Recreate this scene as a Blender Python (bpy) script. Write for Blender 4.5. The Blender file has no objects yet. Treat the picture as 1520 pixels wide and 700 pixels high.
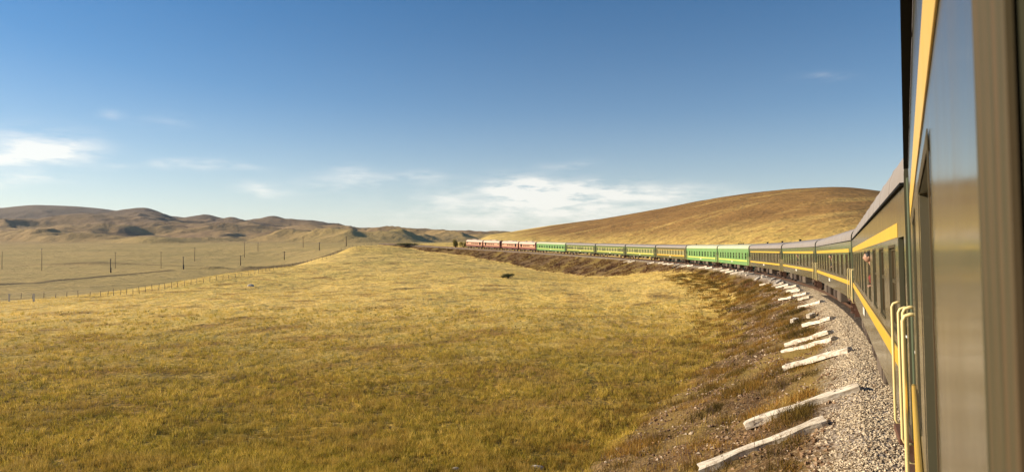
import bpy, bmesh, math, random
import numpy as np
from mathutils import Vector, Matrix
random.seed(7); RNG = np.random.default_rng(11)
S = bpy.context.scene; COL = S.collection
R = math.radians
# ------------------------------------------------------------------ camera
EYE = 2.70; F = 950.0; HY = 375.0          # eye height over the rail, focal length and horizon row in photograph pixels
cd = bpy.data.cameras.new('camera'); cam = bpy.data.objects.new('camera', cd); COL.objects.link(cam)
cam.location = (0, 0, EYE); cam.rotation_euler = (R(90), 0, 0)
cd.sensor_width = 36; cd.lens = F / 1520 * 36; cd.shift_y = (HY - 350) / 1520
cd.clip_start = 0.02; cd.clip_end = 30000
cd.dof.use_dof = True; cd.dof.focus_distance = 45; cd.dof.aperture_fstop = 9.0
S.camera = cam
# ------------------------------------------------------------------ light
SUN_AZ, SUN_EL = -80.0, 21.0               # azimuth from +Y, clockwise positive
sd = bpy.data.lights.new('sun', 'SUN'); so = bpy.data.objects.new('sun', sd); COL.objects.link(so)
sd.energy = 5.0; sd.angle = R(0.6); sd.color = (1.0, 0.83, 0.60)
_d = Vector((math.sin(R(SUN_AZ)) * math.cos(R(SUN_EL)), math.cos(R(SUN_AZ)) * math.cos(R(SUN_EL)), math.sin(R(SUN_EL))))
so.rotation_euler = (-_d).to_track_quat('-Z', 'Y').to_euler()
S.view_settings.view_transform = 'Standard'; S.view_settings.look = 'None'
S.view_settings.gamma = 1; S.view_settings.use_curve_mapping = False
S.view_settings.exposure = 0.66
S.cycles.max_bounces = 6; S.cycles.diffuse_bounces = 3; S.cycles.glossy_bounces = 3; S.cycles.transparent_max_bounces = 6


class NT:
    """tiny helper to write node trees"""
    def __init__(s, tree): s.t = tree; s.l = tree.links
    def n(s, typ, **kw):
        nd = s.t.nodes.new(typ)
        for k, v in kw.items():
            if k == 'ins':
                for i, x in v.items(): s.set(nd.inputs[i], x)
            else: setattr(nd, k, v)
        return nd
    def set(s, sock, x):
        if isinstance(x, bpy.types.NodeSocket): s.l.new(x, sock)
        elif isinstance(x, (tuple, list)) and len(x) == 3 and sock.type == 'RGBA': sock.default_value = (*x, 1)
        else: sock.default_value = x
    def m(s, op, a, b=None, c=None, clamp=False):
        nd = s.n('ShaderNodeMath', operation=op, use_clamp=clamp); s.set(nd.inputs[0], a)
        if b is not None: s.set(nd.inputs[1], b)
        if c is not None: s.set(nd.inputs[2], c)
        return nd.outputs[0]
    def v(s, op, a, b=None):
        nd = s.n('ShaderNodeVectorMath', operation=op); s.set(nd.inputs[0], a)
        if b is not None: s.set(nd.inputs[1], b)
        return nd.outputs[0]
    def mix(s, f, a, b, bt='MIX'):
        nd = s.n('ShaderNodeMix', data_type='RGBA', blend_type=bt)
        s.set(nd.inputs[0], f); s.set(nd.inputs[6], a); s.set(nd.inputs[7], b); return nd.outputs[2]
    def noise(s, vec, scale, detail=4, rough=.55, out=0):
        nd = s.n('ShaderNodeTexNoise'); s.set(nd.inputs['Vector'], vec)
        nd.inputs['Scale'].default_value = scale; nd.inputs['Detail'].default_value = detail
        nd.inputs['Roughness'].default_value = rough; return nd.outputs[out]
    def ramp(s, f, a, b):                       # linear map a..b -> 0..1
        nd = s.n('ShaderNodeMapRange'); s.set(nd.inputs[0], f); nd.inputs[1].default_value = a
        nd.inputs[2].default_value = b; return nd.outputs[0]
    def sep(s, v): return s.n('ShaderNodeSeparateXYZ', ins={0: v}).outputs
    def comb(s, x, y, z): return s.n('ShaderNodeCombineXYZ', ins={0: x, 1: y, 2: z}).outputs[0]


# ------------------------------------------------------------------ sky
W = bpy.data.worlds.new('World'); S.world = W; W.use_nodes = True
W.node_tree.nodes.clear(); g = NT(W.node_tree)
sky = g.n('ShaderNodeTexSky', sky_type='NISHITA', sun_disc=False, sun_elevation=R(SUN_EL), sun_rotation=R(SUN_AZ),
          altitude=1200, air_density=1.0, dust_density=0.6, ozone_density=2.2)
dirv = g.n('ShaderNodeTexCoord').outputs['Generated']
dx, dy, dz = g.sep(dirv)[0:3]
el = g.m('MAXIMUM', dz, 0.0)
hazef = g.m('MULTIPLY', g.m('POWER', 2.718, g.m('MULTIPLY', el, -7.0)), 0.78)
skyc = g.mix(hazef, g.n('ShaderNodeHueSaturation', ins={1: 1.62, 2: 0.80, 4: sky.outputs[0]}).outputs[0], (7.2, 7.1, 6.2))
yy = g.m('MAXIMUM', dy, 0.05)
u = g.m('MULTIPLY_ADD', g.m('DIVIDE', dx, yy), F, 760.0)
v = g.m('MULTIPLY_ADD', g.m('DIVIDE', dz, yy), -F, HY)
wn = g.n('ShaderNodeTexNoise', ins={0: dirv}); wn.inputs['Scale'].default_value = 9; wn.inputs['Detail'].default_value = 5
wx, wy, _ = g.sep(wn.outputs[1])[0:3]
u2 = g.m('ADD', u, g.m('MULTIPLY_ADD', wx, 70.0, -35.0)); v2 = g.m('ADD', v, g.m('MULTIPLY_ADD', wy, 34.0, -17.0))
tot = None
for (cx, cy, sx, sy, st) in [(30, 205, 45, 14, .5), (78, 222, 42, 12, 1.2), (20, 232, 60, 9, 1.0), (25, 264, 50, 7, .9), (385, 279, 24, 7, .9), (257, 244, 22, 4, .6),
                             (325, 247, 34, 5, .5), (175, 247, 24, 3, .4), (166, 172, 14, 5, .3), (530, 272, 70, 12, .5), (520, 255, 20, 9, .3),
                             (778, 279, 34, 12, 2.4), (800, 290, 60, 14, 1.0), (850, 300, 110, 16, 1.0), (950, 288, 90, 7, .8), (760, 325, 130, 16, .9), (880, 272, 50, 3, .5),
                             (1222, 117, 26, 5, .22), (845, 244, 26, 4, .35), (620, 263, 34, 5, .35), (648, 300, 20, 8, .4), (250, 185, 30, 8, .15)]:
    a = g.m('DIVIDE', g.m('SUBTRACT', u2, cx), sx); b = g.m('DIVIDE', g.m('SUBTRACT', v2, cy), sy)
    q = g.m('MULTIPLY', g.m('POWER', 2.718, g.m('MULTIPLY', g.m('ADD', g.m('MULTIPLY', a, a), g.m('MULTIPLY', b, b)), -.5)), st)
    tot = q if tot is None else g.m('ADD', tot, q)
cn = g.noise(g.v('MULTIPLY', dirv, (1.0, 1.0, 5.0)), 14, 9, .62)
tex = g.ramp(cn, .38, .66)
cl = g.m('MULTIPLY', tot, g.m('MULTIPLY_ADD', tex, 1.05, .06))
cl = g.m('MULTIPLY', g.m('MINIMUM', cl, 1.0), g.m('GREATER_THAN', dy, .06))
cl = g.m('MULTIPLY', cl, .68)
skyc = g.mix(cl, skyc, (8.8, 8.4, 7.6))
bg = g.n('ShaderNodeBackground', ins={0: skyc, 1: 0.088})
g.l.new(bg.outputs[0], g.n('ShaderNodeOutputWorld').inputs[0])

HAZE_D = .5 / 18000
# ------------------------------------------------------------------ helpers
MATS = {}
def mat(name, col=(.5, .5, .5), rough=.6, metal=0, spec=.5, fn=None, coat=0):
    if name in MATS: return MATS[name]
    m_ = bpy.data.materials.new(name); m_.use_nodes = True; t = m_.node_tree; t.nodes.clear(); h = NT(t)
    out = h.n('ShaderNodeOutputMaterial'); p = h.n('ShaderNodeBsdfPrincipled')
    p.inputs['Base Color'].default_value = (*col, 1); p.inputs['Roughness'].default_value = rough
    p.inputs['Metallic'].default_value = metal; p.inputs['Specular IOR Level'].default_value = spec
    p.inputs['Coat Weight'].default_value = coat; p.inputs['Coat Roughness'].default_value = .12
    h.l.new(p.outputs[0], out.inputs[0])
    if fn: fn(h, p, out)
    MATS[name] = m_; return m_

def bump(h, p, height, strength=.5, dist=.05):
    b = h.n('ShaderNodeBump', ins={'Height': height}); b.inputs['Strength'].default_value = strength
    b.inputs['Distance'].default_value = dist; h.l.new(b.outputs[0], p.inputs['Normal'])

def dirty(col, amt=.35, scale=1.2, dirt=(.16, .13, .09), bstr=.0, rvar=0.0, streak=True):
    """paint with uneven dust, fine scratches and rain streaks; in the object's own space"""
    def f(h, p, out):
        oc = h.n('ShaderNodeTexCoord').outputs['Object']
        sc = h.v('MULTIPLY', oc, (3.0, 3.0, .35)) if streak else oc
        a = h.ramp(h.noise(sc, scale * 1.5, 6, .65), .38, .75)
        b = h.ramp(h.noise(oc, scale * .6, 5, .6), .35, .75)
        c = h.mix(h.m('MULTIPLY', h.m('ADD', a, b), amt * .6), col, dirt)
        fine = h.noise(oc, 38, 3, .6)
        c = h.mix(h.m('MULTIPLY', h.ramp(fine, .6, .75), amt * .5), c, tuple(min(1, x * 1.7 + .02) for x in col))
        h.l.new(c, p.inputs['Base Color'])
        if rvar:
            r0 = p.inputs['Roughness'].default_value
            h.l.new(h.m('MULTIPLY_ADD', a, rvar, r0), p.inputs['Roughness'])
        if bstr: bump(h, p, h.m('ADD', h.noise(h.v('MULTIPLY', oc, (1, 1, .6)), 2.2, 2), h.m('MULTIPLY', fine, .04)), bstr, .02)
    return f

def props(o, label=None, cat=None, group=None, kind=None):
    if label: o['label'] = label
    if cat: o['category'] = cat
    if group: o['group'] = group
    if kind: o['kind'] = kind
    return o

def link(name, me, m_=None, parent=None):
    o = bpy.data.objects.new(name, me); COL.objects.link(o)
    if m_ is not None:
        for x in (m_ if isinstance(m_, (list, tuple)) else [m_]): me.materials.append(x)
    if parent: o.parent = parent
    return o

def empty(name, M=None, loc=None):
    o = bpy.data.objects.new(name, None); COL.objects.link(o); o.empty_display_size = .3
    if M is not None: o.matrix_world = M
    if loc: o.location = loc
    return o

def bigmesh(name, V, Fc, m_=None, attrs=None, smooth=False, parent=None, mi=None):
    """fast mesh from numpy arrays, all faces with the same number of corners"""
    V = np.asarray(V, dtype=np.float32); Fc = np.asarray(Fc, dtype=np.int32)
    me = bpy.data.meshes.new(name); n, k = Fc.shape
    me.vertices.add(len(V)); me.vertices.foreach_set('co', V.ravel())
    me.loops.add(n * k); me.loops.foreach_set('vertex_index', Fc.ravel())
    me.polygons.add(n); me.polygons.foreach_set('loop_start', np.arange(n, dtype=np.int32) * k)
    me.polygons.foreach_set('loop_total', np.full(n, k, dtype=np.int32))
    me.polygons.foreach_set('use_smooth', np.full(n, smooth, dtype=bool))
    if mi is not None: me.polygons.foreach_set('material_index', np.asarray(mi, dtype=np.int32))
    me.update(calc_edges=True)
    for an, av in (attrs or {}).items():
        at = me.attributes.new(an, 'FLOAT', 'POINT'); at.data.foreach_set('value', np.asarray(av, dtype=np.float32))
    return link(name, me, m_, parent)

class MB:
    """collects shapes and links them as one mesh object"""
    def __init__(s): s.v = []; s.f = []; s.sm = []
    def add(s, v, f, smooth=False):
        o = len(s.v); s.v += [tuple(x) for x in v]; s.f += [[i + o for i in q] for q in f]; s.sm += [smooth] * len(f); return s
    def box(s, x0, x1, y0, y1, z0, z1, bev=0):
        if bev <= 0:
            v = [(x, y, z) for x in (x0, x1) for y in (y0, y1) for z in (z0, z1)]
            return s.add(v, [(0, 1, 3, 2), (4, 6, 7, 5), (0, 4, 5, 1), (2, 3, 7, 6), (0, 2, 6, 4), (1, 5, 7, 3)])
        bm = bmesh.new(); bmesh.ops.create_cube(bm, size=1)
        for q in bm.verts: q.co = Vector(((x0 + x1) / 2 + q.co.x * (x1 - x0), (y0 + y1) / 2 + q.co.y * (y1 - y0), (z0 + z1) / 2 + q.co.z * (z1 - z0)))
        bmesh.ops.bevel(bm, geom=bm.edges[:], offset=bev, segments=2, affect='EDGES', profile=.6)
        return s.bm(bm)
    def bm(s, bm):
        bm.verts.ensure_lookup_table(); bm.verts.index_update()
        s.add([q.co for q in bm.verts], [[q.index for q in fc.verts] for fc in bm.faces]); bm.free(); return s
    def tube(s, pts, r, n=8, cap=True):
        pts = [Vector(p) for p in pts]; rr = r if isinstance(r, (list, tuple)) else [r] * len(pts)
        vs = []; fs = []
        prev = None
        for i, p in enumerate(pts):
            t = (pts[min(i + 1, len(pts) - 1)] - pts[max(i - 1, 0)]).normalized()
            a = prev - t * prev.dot(t) if prev is not None else t.orthogonal()
            a.normalize(); prev = a; b = t.cross(a)
            for k in range(n):
                w = 2 * math.pi * k / n; vs.append(p + (a * math.cos(w) + b * math.sin(w)) * rr[i])
        for i in range(len(pts) - 1):
            for k in range(n):
                k2 = (k + 1) % n; fs.append((i * n + k, i * n + k2, (i + 1) * n + k2, (i + 1) * n + k))
        if cap: fs.append(tuple(range(n))[::-1]); fs.append(tuple(range((len(pts) - 1) * n, len(pts) * n)))
        return s.add(vs, fs, True)
    def ball(s, c, r, n=10):
        vs = []; fs = []; c = Vector(c); r = r if isinstance(r, (tuple, list)) else (r, r, r); m2 = n
        for i in range(1, n):
            th = math.pi * i / n
            for k in range(m2):
                ph = 2 * math.pi * k / m2; vs.append((c.x + r[0] * math.sin(th) * math.cos(ph), c.y + r[1] * math.sin(th) * math.sin(ph), c.z + r[2] * math.cos(th)))
        for i in range(n - 2):
            for k in range(m2):
                k2 = (k + 1) % m2; fs.append((i * m2 + k, (i + 1) * m2 + k, (i + 1) * m2 + k2, i * m2 + k2))
        t = len(vs); vs += [(c.x, c.y, c.z + r[2]), (c.x, c.y, c.z - r[2])]
        for k in range(m2):
            k2 = (k + 1) % m2; fs.append((t, k, k2)); fs.append((t + 1, (n - 2) * m2 + k2, (n - 2) * m2 + k))
        return s.add(vs, fs, True)
    def mesh(s, name):
        me = bpy.data.meshes.new(name); me.from_pydata(s.v, [], s.f)
        me.polygons.foreach_set('use_smooth', s.sm); me.update(); return me
    def build(s, name, m_, parent=None): return link(name, s.mesh(name), m_, parent)

# ---- gradient noise in numpy
_P = RNG.permutation(512); _G = RNG.uniform(0, 2 * np.pi, 512)
def pnoise(x, y):
    xi = np.floor(x).astype(np.int64); yi = np.floor(y).astype(np.int64); xf = x - xi; yf = y - yi
    def gr(ix, iy, fx, fy):
        a = _G[_P[(_P[ix & 511] + iy) & 511]]; return np.cos(a) * fx + np.sin(a) * fy
    s_ = xf * xf * xf * (xf * (xf * 6 - 15) + 10); t_ = yf * yf * yf * (yf * (yf * 6 - 15) + 10)
    a = gr(xi, yi, xf, yf); b = gr(xi + 1, yi, xf - 1, yf); c = gr(xi, yi + 1, xf, yf - 1); d = gr(xi + 1, yi + 1, xf - 1, yf - 1)
    return (a + (b - a) * s_) * (1 - t_) + (c + (d - c) * s_) * t_
def fbm(x, y, o=4, g_=.5):
    r_ = 0; a = 1
    for i in range(o): r_ = r_ + a * pnoise(x * 2 ** i + 17.3 * i, y * 2 ** i + 5.1 * i); a *= g_
    return r_
def ridged(x, y, o=4):
    r_ = 0; a = 1; w = 1
    for i in range(o):
        n_ = 1 - np.abs(pnoise(x * 2 ** i + 31.7 * i, y * 2 ** i + 9.2 * i)) * 2; r_ = r_ + a * n_; a *= .5
    return r_ / 1.9
def sstep(t): t = np.clip(t, 0, 1); return t * t * (3 - 2 * t)

# ------------------------------------------------------------------ the curve of the railway
TH0, K1, K2, K3 = 0.551870294, 3.29584016e-3, 2.15223704e-6, -2.99808319e-9
A_CAM = 7.20105; LC = 24.54; LL = 14.805; HW = 1.53; GAPC = 0.050
def heading(s_):
    s_ = np.asarray(s_, float); q = np.clip(s_, -70, 430); return TH0 - K1 * q - K2 * q * q * (q > 0) - K3 * q ** 3 * (q > 0)
_ss = np.arange(-260, 760.01, .5); _hh = heading(_ss)
_px = np.cumsum(np.sin(_hh)) * .5; _py = np.cumsum(np.cos(_hh)) * .5
_i0 = int(260 / .5); _px -= _px[_i0]; _py -= _py[_i0]
_n0 = np.array([-math.cos(TH0), math.sin(TH0)]); _d0 = np.array([math.sin(TH0), math.cos(TH0)])
_cam = _d0 * (LC / 2 - A_CAM) + _n0 * (HW + GAPC + K1 * (LC / 2) ** 2 / 2)
_px -= _cam[0]; _py -= _cam[1]
def rail_z(s_):
    s_ = np.asarray(s_, float)
    z = -.0098737 * s_ + 7.27293e-5 * s_ ** 2
    zc = -.0098737 * 400 + 7.27293e-5 * 400 ** 2
    z = np.where(s_ > 400, zc + .048 * (60 * (1 - np.exp(-(s_ - 400) / 60))), z)
    return np.where(s_ < 0, -.0098737 * 30 * np.tanh(s_ / 30), z)
def path(s_, off=0.0):
    """point on the track centre line, moved off metres to the left"""
    x = np.interp(s_, _ss, _px); y = np.interp(s_, _ss, _py); h_ = heading(s_)
    return x - np.cos(h_) * off, y + np.sin(h_) * off
_cs = _ss[::4]; _cx = _px[::4]; _cy = _py[::4]; _ch = _hh[::4]
def track_coord(x, y):
    """signed distance left of the track centre and station along it"""
    x = np.atleast_1d(x).astype(float); y = np.atleast_1d(y).astype(float); D = np.empty_like(x); SS = np.empty_like(x)
    for a in range(0, len(x), 20000):
        xx = x[a:a + 20000, None]; yy_ = y[a:a + 20000, None]
        i = np.argmin((xx - _cx) ** 2 + (yy_ - _cy) ** 2, axis=1); h_ = _ch[i]
        ex = xx[:, 0] - _cx[i]; ey = yy_[:, 0] - _cy[i]
        al = ex * np.sin(h_) + ey * np.cos(h_); s_ = _cs[i] + np.clip(al, -2, 2)
        qx, qy = path(s_); h2 = heading(s_)
        dd = -(x[a:a + 20000] - qx) * np.cos(h2) + (y[a:a + 20000] - qy) * np.sin(h2)
        far = np.hypot(x[a:a + 20000] - qx, y[a:a + 20000] - qy)
        D[a:a + 20000] = np.where(far > np.abs(dd) + .5, np.sign(dd) * far, dd); SS[a:a + 20000] = s_
    return D, SS

# ------------------------------------------------------------------ natural ground (thin plate through surveyed points)
CP = [(0, 18, -3.3), (400, 17.5, -3.2), (880, 16, -3.35), (1100, 14, -3.3), (1300, 14, -2.9), (1500, 14, -2.0),
      (-300, 18, -3.5), (-300, 60, -5), (-300, 130, -7.5), (-300, 300, -8), (-300, 800, 4),
      (0, 30, -3.8), (400, 30, -3.8), (880, 30, -3.6), (1080, 30, -3.5), (0, 60, -4.6), (400, 60, -4.2), (800, 60, -3.9), (1080, 60, -3.5),
      (0, 100, -5.4), (400, 100, -4.3), (700, 100, -3.8), (900, 100, -3.7), (1070, 100, -2.4),
      (0, 130, -6.9), (200, 130, -5.0), (450, 130, -4.5), (750, 130, -3.5), (1000, 130, -1.9), (1050, 130, -1.4),
      (0, 150, -8.0), (280, 150, -3.8), (750, 150, -2.9), (900, 150, -3.9), (150, 178, -8.0), (330, 175, -3.0), (600, 175, -2.6),
      (0, 200, -8.3), (280, 205, -7.6), (400, 200, -2.2), (600, 200, -2.1), (800, 200, -3.8), (900, 200, -3.8),
      (400, 240, -5.0), (480, 270, 1.0), (480, 330, -2.0), (0, 250, -9.3), (200, 250, -9.3), (350, 250, -7.5), (620, 250, -.2), (740, 250, -2), (830, 240, -3.4),
      (740, 275, -.9), (560, 300, 3.2), (620, 300, 1.6), (690, 290, .4), (520, 330, 5.6), (590, 360, 6.6), (520, 420, 3.5),
      (0, 400, -7.6), (150, 390, -7.6), (272, 404, -6.5), (400, 430, -5), (560, 430, 6.2), (640, 420, 8.6),
      (0, 600, -2.4), (200, 600, -2.8), (422, 600, -2.9), (513, 620, 6), (640, 600, 11),
      (0, 800, 6.5), (300, 800, 6.5), (450, 800, 10), (600, 800, 15), (720, 800, 16),
      (0, 1200, 22), (300, 1200, 22), (600, 1200, 21), (0, 1900, 46), (300, 1900, 46), (600, 1900, 40), (720, 1900, 38),
      (0, 3200, 84), (300, 3200, 84), (600, 3200, 80), (720, 3200, 70), (900, 3200, 70), (1300, 3200, 60),
      (1100, 165, .2), (1000, 195, 1.0), (900, 290, 3), (800, 335, 5), (1200, 95, -.1), (1300, 60, -.3), (1500, 30, -.4), (1500, 100, 1), (1700, 30, -.6), (1700, 300, 1), (1300, 1000, 20), (1600, 1500, 20)]
_c = np.array(CP, float); _az = np.arctan((_c[:, 0] - 760) / F); _r = _c[:, 1] / np.cos(_az); _e = (_c[:, 2] - EYE) / _r
_Q = np.stack([_az * 2.2, np.log(_r)], 1)
def _U(d2): return np.where(d2 > 1e-12, .5 * d2 * np.log(np.maximum(d2, 1e-12)), 0)
_n = len(_Q); _A = np.zeros((_n + 3, _n + 3)); _A[:_n, :_n] = _U(((_Q[:, None] - _Q[None]) ** 2).sum(2)) + np.eye(_n) * 2e-4
_A[:_n, _n] = 1; _A[:_n, _n + 1:] = _Q; _A[_n, :_n] = 1; _A[_n + 1:, :_n] = _Q.T
_wt = np.linalg.solve(_A, np.concatenate([_e, [0, 0, 0]]))
def _tps(az, lr):
    out = np.empty(len(az))
    for a in range(0, len(az), 30000):
        q = np.stack([az[a:a + 30000] * 2.2, lr[a:a + 30000]], 1)
        out[a:a + 30000] = _U(((q[:, None] - _Q[None]) ** 2).sum(2)) @ _wt[:_n] + _wt[_n] + q @ _wt[_n + 1:]
    return out
AZM = R(52)
_tabs = {}
def ip(px, tab, sg=0):
    if not sg: t = np.array(tab, float); return np.interp(px, t[:, 0], t[:, 1])
    k = (id(tab), sg)
    if k not in _tabs:
        t = np.array(tab, float); g_ = np.arange(-800, 2400, 2.0); v_ = np.interp(g_, t[:, 0], t[:, 1]); w = np.exp(-.5 * (np.arange(-4 * sg, 4 * sg + 1, 2) / sg) ** 2); w /= w.sum()
        _tabs[k] = (g_, np.convolve(np.pad(v_, len(w) // 2, mode='edge'), w, mode='valid')[:len(g_)])
    return np.interp(px, *_tabs[k])
SKY_R = [(700, 352), (735, 347.5), (760, 344), (830, 334), (900, 325), (1000, 308), (1050, 298), (1100, 290), (1180, 283), (1240, 281), (1300, 286), (1360, 296), (1500, 322), (1700, 350), (2000, 370)]
R_R0 = [(700, 440), (735, 420), (850, 300), (1000, 200), (1240, 110), (1500, 90), (2000, 90)]
R_RC = [(700, 1000), (735, 950), (900, 800), (1000, 680), (1240, 580), (2000, 520)]
LAY = [  # skyline (px,row), crest distance, foot distance, relief
    ([(-400, 330), (-200, 312), (0, 309), (50, 304), (105, 306), (150, 309), (200, 316), (300, 325), (420, 336), (520, 344), (600, 346), (625, 345), (640, 340), (655, 344), (700, 347), (740, 348), (800, 352), (900, 360)], 5200, 3600, 1.0, 7),
    ([(-400, 340), (-60, 339), (0, 339), (120, 340), (212, 338), (310, 338), (402, 339), (485, 343), (550, 346), (600, 346), (650, 347), (700, 350), (760, 354), (850, 364)], 3300, 1700, 1.2, 14)]
HILLS = [  # px, row of the top, distance, half widths in px left and right, half depth in m, skew, relief
    (212, 307.5, 3100, 62, 30, 520, .00), (300, 317.5, 3200, 34, 42, 420, .0), (402, 319.5, 3100, 36, 38, 480, .0), (462, 327, 2900, 26, 34, 420, .0), (345, 321, 3000, 26, 20, 380, .0), (576, 337.5, 2300, 30, 60, 420, .0),
    (125, 314.5, 2500, 52, 34, 420, .10), (166, 322, 2350, 24, 18, 260, .12), (30, 325, 2500, 60, 34, 350, .0), (205, 322, 2500, 26, 30, 380, .12), (262, 328, 2450, 26, 22, 300, .10), (330, 327, 2350, 34, 28, 340, .14), (372, 332, 2200, 22, 18, 240, .12), (-70, 318, 2700, 90, 60, 500, .0),
    (300, 333, 2000, 28, 18, 260, .12), (455, 332, 2100, 34, 24, 300, .10), (512, 338, 2200, 26, 26, 300, .0), (85, 344, 1700, 44, 34, 200, .0), (128, 341, 1750, 20, 16, 140, .0), (225, 349, 1500, 46, 40, 170, .0), (520, 347, 1600, 50, 40, 180, .0), (640, 343, 3600, 24, 34, 500, .0), (-150, 335, 2100, 60, 60, 400, 0)]
def natural(x, y):
    x = np.atleast_1d(x).astype(float); y = np.atleast_1d(y).astype(float)
    az = np.arctan2(x, y); r_ = np.hypot(x, y)
    re = np.maximum(r_, 14.0); lr = np.log(np.minimum(re, 5000))
    inside = np.clip(az, -AZM, AZM)
    e = _tps(inside, lr)
    w = sstep((np.abs(az) - AZM) / (np.pi - AZM))
    m_ = w > 0
    if m_.any():
        l1 = np.where(az[m_] > 0, -AZM, AZM); e2 = _tps(l1, lr[m_])
        e[m_] = e[m_] * (1 - w[m_] / 2) + e2 * w[m_] / 2
    z = EYE + e * re
    px = 760 + F * np.tan(np.clip(az, -R(58), R(58)))
    far = sstep((r_ - 500) / 900)
    wx = x + 150 * fbm(x / 800 + 3, y / 800, 3); wy = y + 150 * fbm(x / 800 + 9, y / 800 + 7, 3)
    rd = ridged(wx / 460, wy / 460, 5) - .55
    ca = np.cos(np.clip(az, -R(58), R(58))); base = z.copy()
    for tab, rc, r0, am, sg in LAY:
        ck = EYE + (HY - ip(px, tab, sg)) / F * rc * ca
        ck = ck * np.clip((R(75) - np.abs(az)) / R(17), 0.15, 1)
        t = (r_ - r0) / (rc - r0)
        prof = np.where(t < 1, sstep(t) * .6 + .4 * np.clip(t, 0, 1) ** 1.6, 1 - .5 * sstep((r_ - rc) / (rc * .5)))
        rel = am * rd * 55 * np.clip(t * 2.5, 0, 1) * np.clip(1.12 - t, 0.04, 1)
        z = np.where(t > 0, np.maximum(z, base + np.maximum(ck - base, 0) * prof + rel), z)
    for hx, hy, hr, wl, wr, dp, sk in HILLS:
        zt = EYE + (HY - hy) / F * hr; u_ = (px - hx) * hr / F + sk * (r_ * ca - hr) + 26 * fbm(x / 210 + hx, y / 210, 3); v_ = (wy * .35 + y * .65) - hr
        u_ = u_ / (np.where(u_ < 0, wl, wr) * 2.1) * F / hr; q = np.sqrt(u_ * u_ + (v_ / (dp * 1.15)) ** 2 + .02) 
        bell = np.clip(1 - q / 2.3, 0, 1) ** 1.2 * 1.085
        zz = base * .55 + (zt - base * .55) * np.minimum(bell, 1.2) + rd * 115 * np.clip(bell * 2.5, 0, 1) * np.clip(1.05 - bell, .05, 1)
        m3 = (np.abs(px - hx) < 300) & (np.abs(az) < R(57)) & (bell > 0)
        sm_ = np.maximum(z, zz) + 9 * np.exp(-np.abs(z - zz) / 14) * np.clip(bell * 3, 0, 1) - 4.5; z = np.where(m3, np.maximum(sm_, z), z)
    # the broad hill behind the train
    ck = EYE + (HY - ip(px, SKY_R, 16)) / F * ip(px, R_RC, 90) * np.cos(np.clip(az, -R(58), R(58)))
    r0 = ip(px, R_R0, 40); rc = ip(px, R_RC, 90); t = (r_ - r0) / (rc - r0)
    fade = np.where(az > 0, np.clip((R(110) - az) / R(40), 0, 1), sstep((px - 690) / 45))
    prof = np.where(t < 1, np.sin(np.clip(t, 0, 1) * np.pi / 2) ** 1.25, 1 - .8 * sstep((r_ - rc) / 600))
    zz = z + (ck / 1.12 - z) * prof + 1.1 * fbm(x / 60, y / 60, 4) * np.clip(t * 3, 0, 1) * np.clip(1.1 - t, .1, 1)
    hm = (t > 0) & (fade > 0) & (r_ < 1800)
    z = np.where(hm, np.maximum(z * 1.0, z + (zz - z) * fade), z)
    # small swells
    z = z + .16 * fbm(x / 17, y / 17, 3) + np.clip(r_ / 250, 0, 1) * .5 * fbm(x / 70 + 4, y / 70, 3) * (1 - far) + .05 * fbm(x / 2.3, y / 2.3, 2) * (r_ < 90)
    return z
def bed_profile(s_, d):
    """top of the built embankment at signed distance d left of the centre"""
    zr = rail_z(s_); a = np.abs(d)
    return zr - .27 - np.where(a > 1.9, (a - 1.9) * .50, 0) - np.where(a > 4.2, -(a - 4.2) * .08, 0)
def ground(x, y, need=False):
    x = np.atleast_1d(x).astype(float); y = np.atleast_1d(y).astype(float)
    z = natural(x, y); D, SS = track_coord(x, y)
    b = bed_profile(SS, D)
    cut = rail_z(SS) - .3 + np.maximum(np.abs(D) - 4.5, 0) * .35
    z = np.where((SS < 408), np.minimum(z, cut), z)
    e = np.maximum(z, b)
    return (e, z, b, D, SS) if need else e
def at(px, py, zmax=900):
    """world point of the ground surveyed in the direction of a photograph pixel"""
    Z = np.exp(np.linspace(math.log(5), math.log(zmax), 900)); X = (px - 760) / F * Z; zr = EYE - (py - HY) / F * Z
    gz = ground(X, Z); k = np.nonzero(zr <= gz)[0]
    if len(k) == 0: k = [len(Z) - 1]
    k = k[0]; return Vector((X[k], Z[k], gz[k]))

# ------------------------------------------------------------------ ground materials
def steppe_color(h, pos, zone=None, near=None):
    """straw gold grass with green, russet and bare patches"""
    big = h.noise(h.v('MULTIPLY', pos, (1, 1, 0)), .018, 5, .6); mid = h.noise(h.v('MULTIPLY', pos, (1, 1.0, 0)), .16, 5, .62)
    sm = h.noise(pos, 1.1, 4, .65)
    py_ = h.m('ADD', h.sep(pos)[1], h.m('MULTIPLY_ADD', mid, 60.0, -30.0))
    straw = h.ramp(py_, 30, 75)
    c = h.mix(h.ramp(big, .35, .65), (.46, .29, .06), (.38, .27, .05))
    c = h.mix(h.m('MULTIPLY', h.ramp(h.noise(pos, 4.0, 3, .6), .44, .56), .85), c, (.15, .10, .04))
    c = h.mix(straw, c, h.mix(h.ramp(big, .4, .6), (.84, .60, .19), (.74, .53, .15)))
    c = h.mix(h.m('MULTIPLY', h.ramp(mid, .5, .66), .35), c, (.34, .31, .06))
    c = h.mix(h.m('MULTIPLY', h.ramp(mid, .49, .36), .75), c, (.27, .145, .05))
    c = h.mix(h.m('MULTIPLY', h.ramp(sm, .52, .72), .55), c, (.28, .21, .065))
    c = h.mix(h.m('MULTIPLY', h.ramp(sm, .44, .28), .5), c, (.50, .36, .14))
    return c
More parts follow.
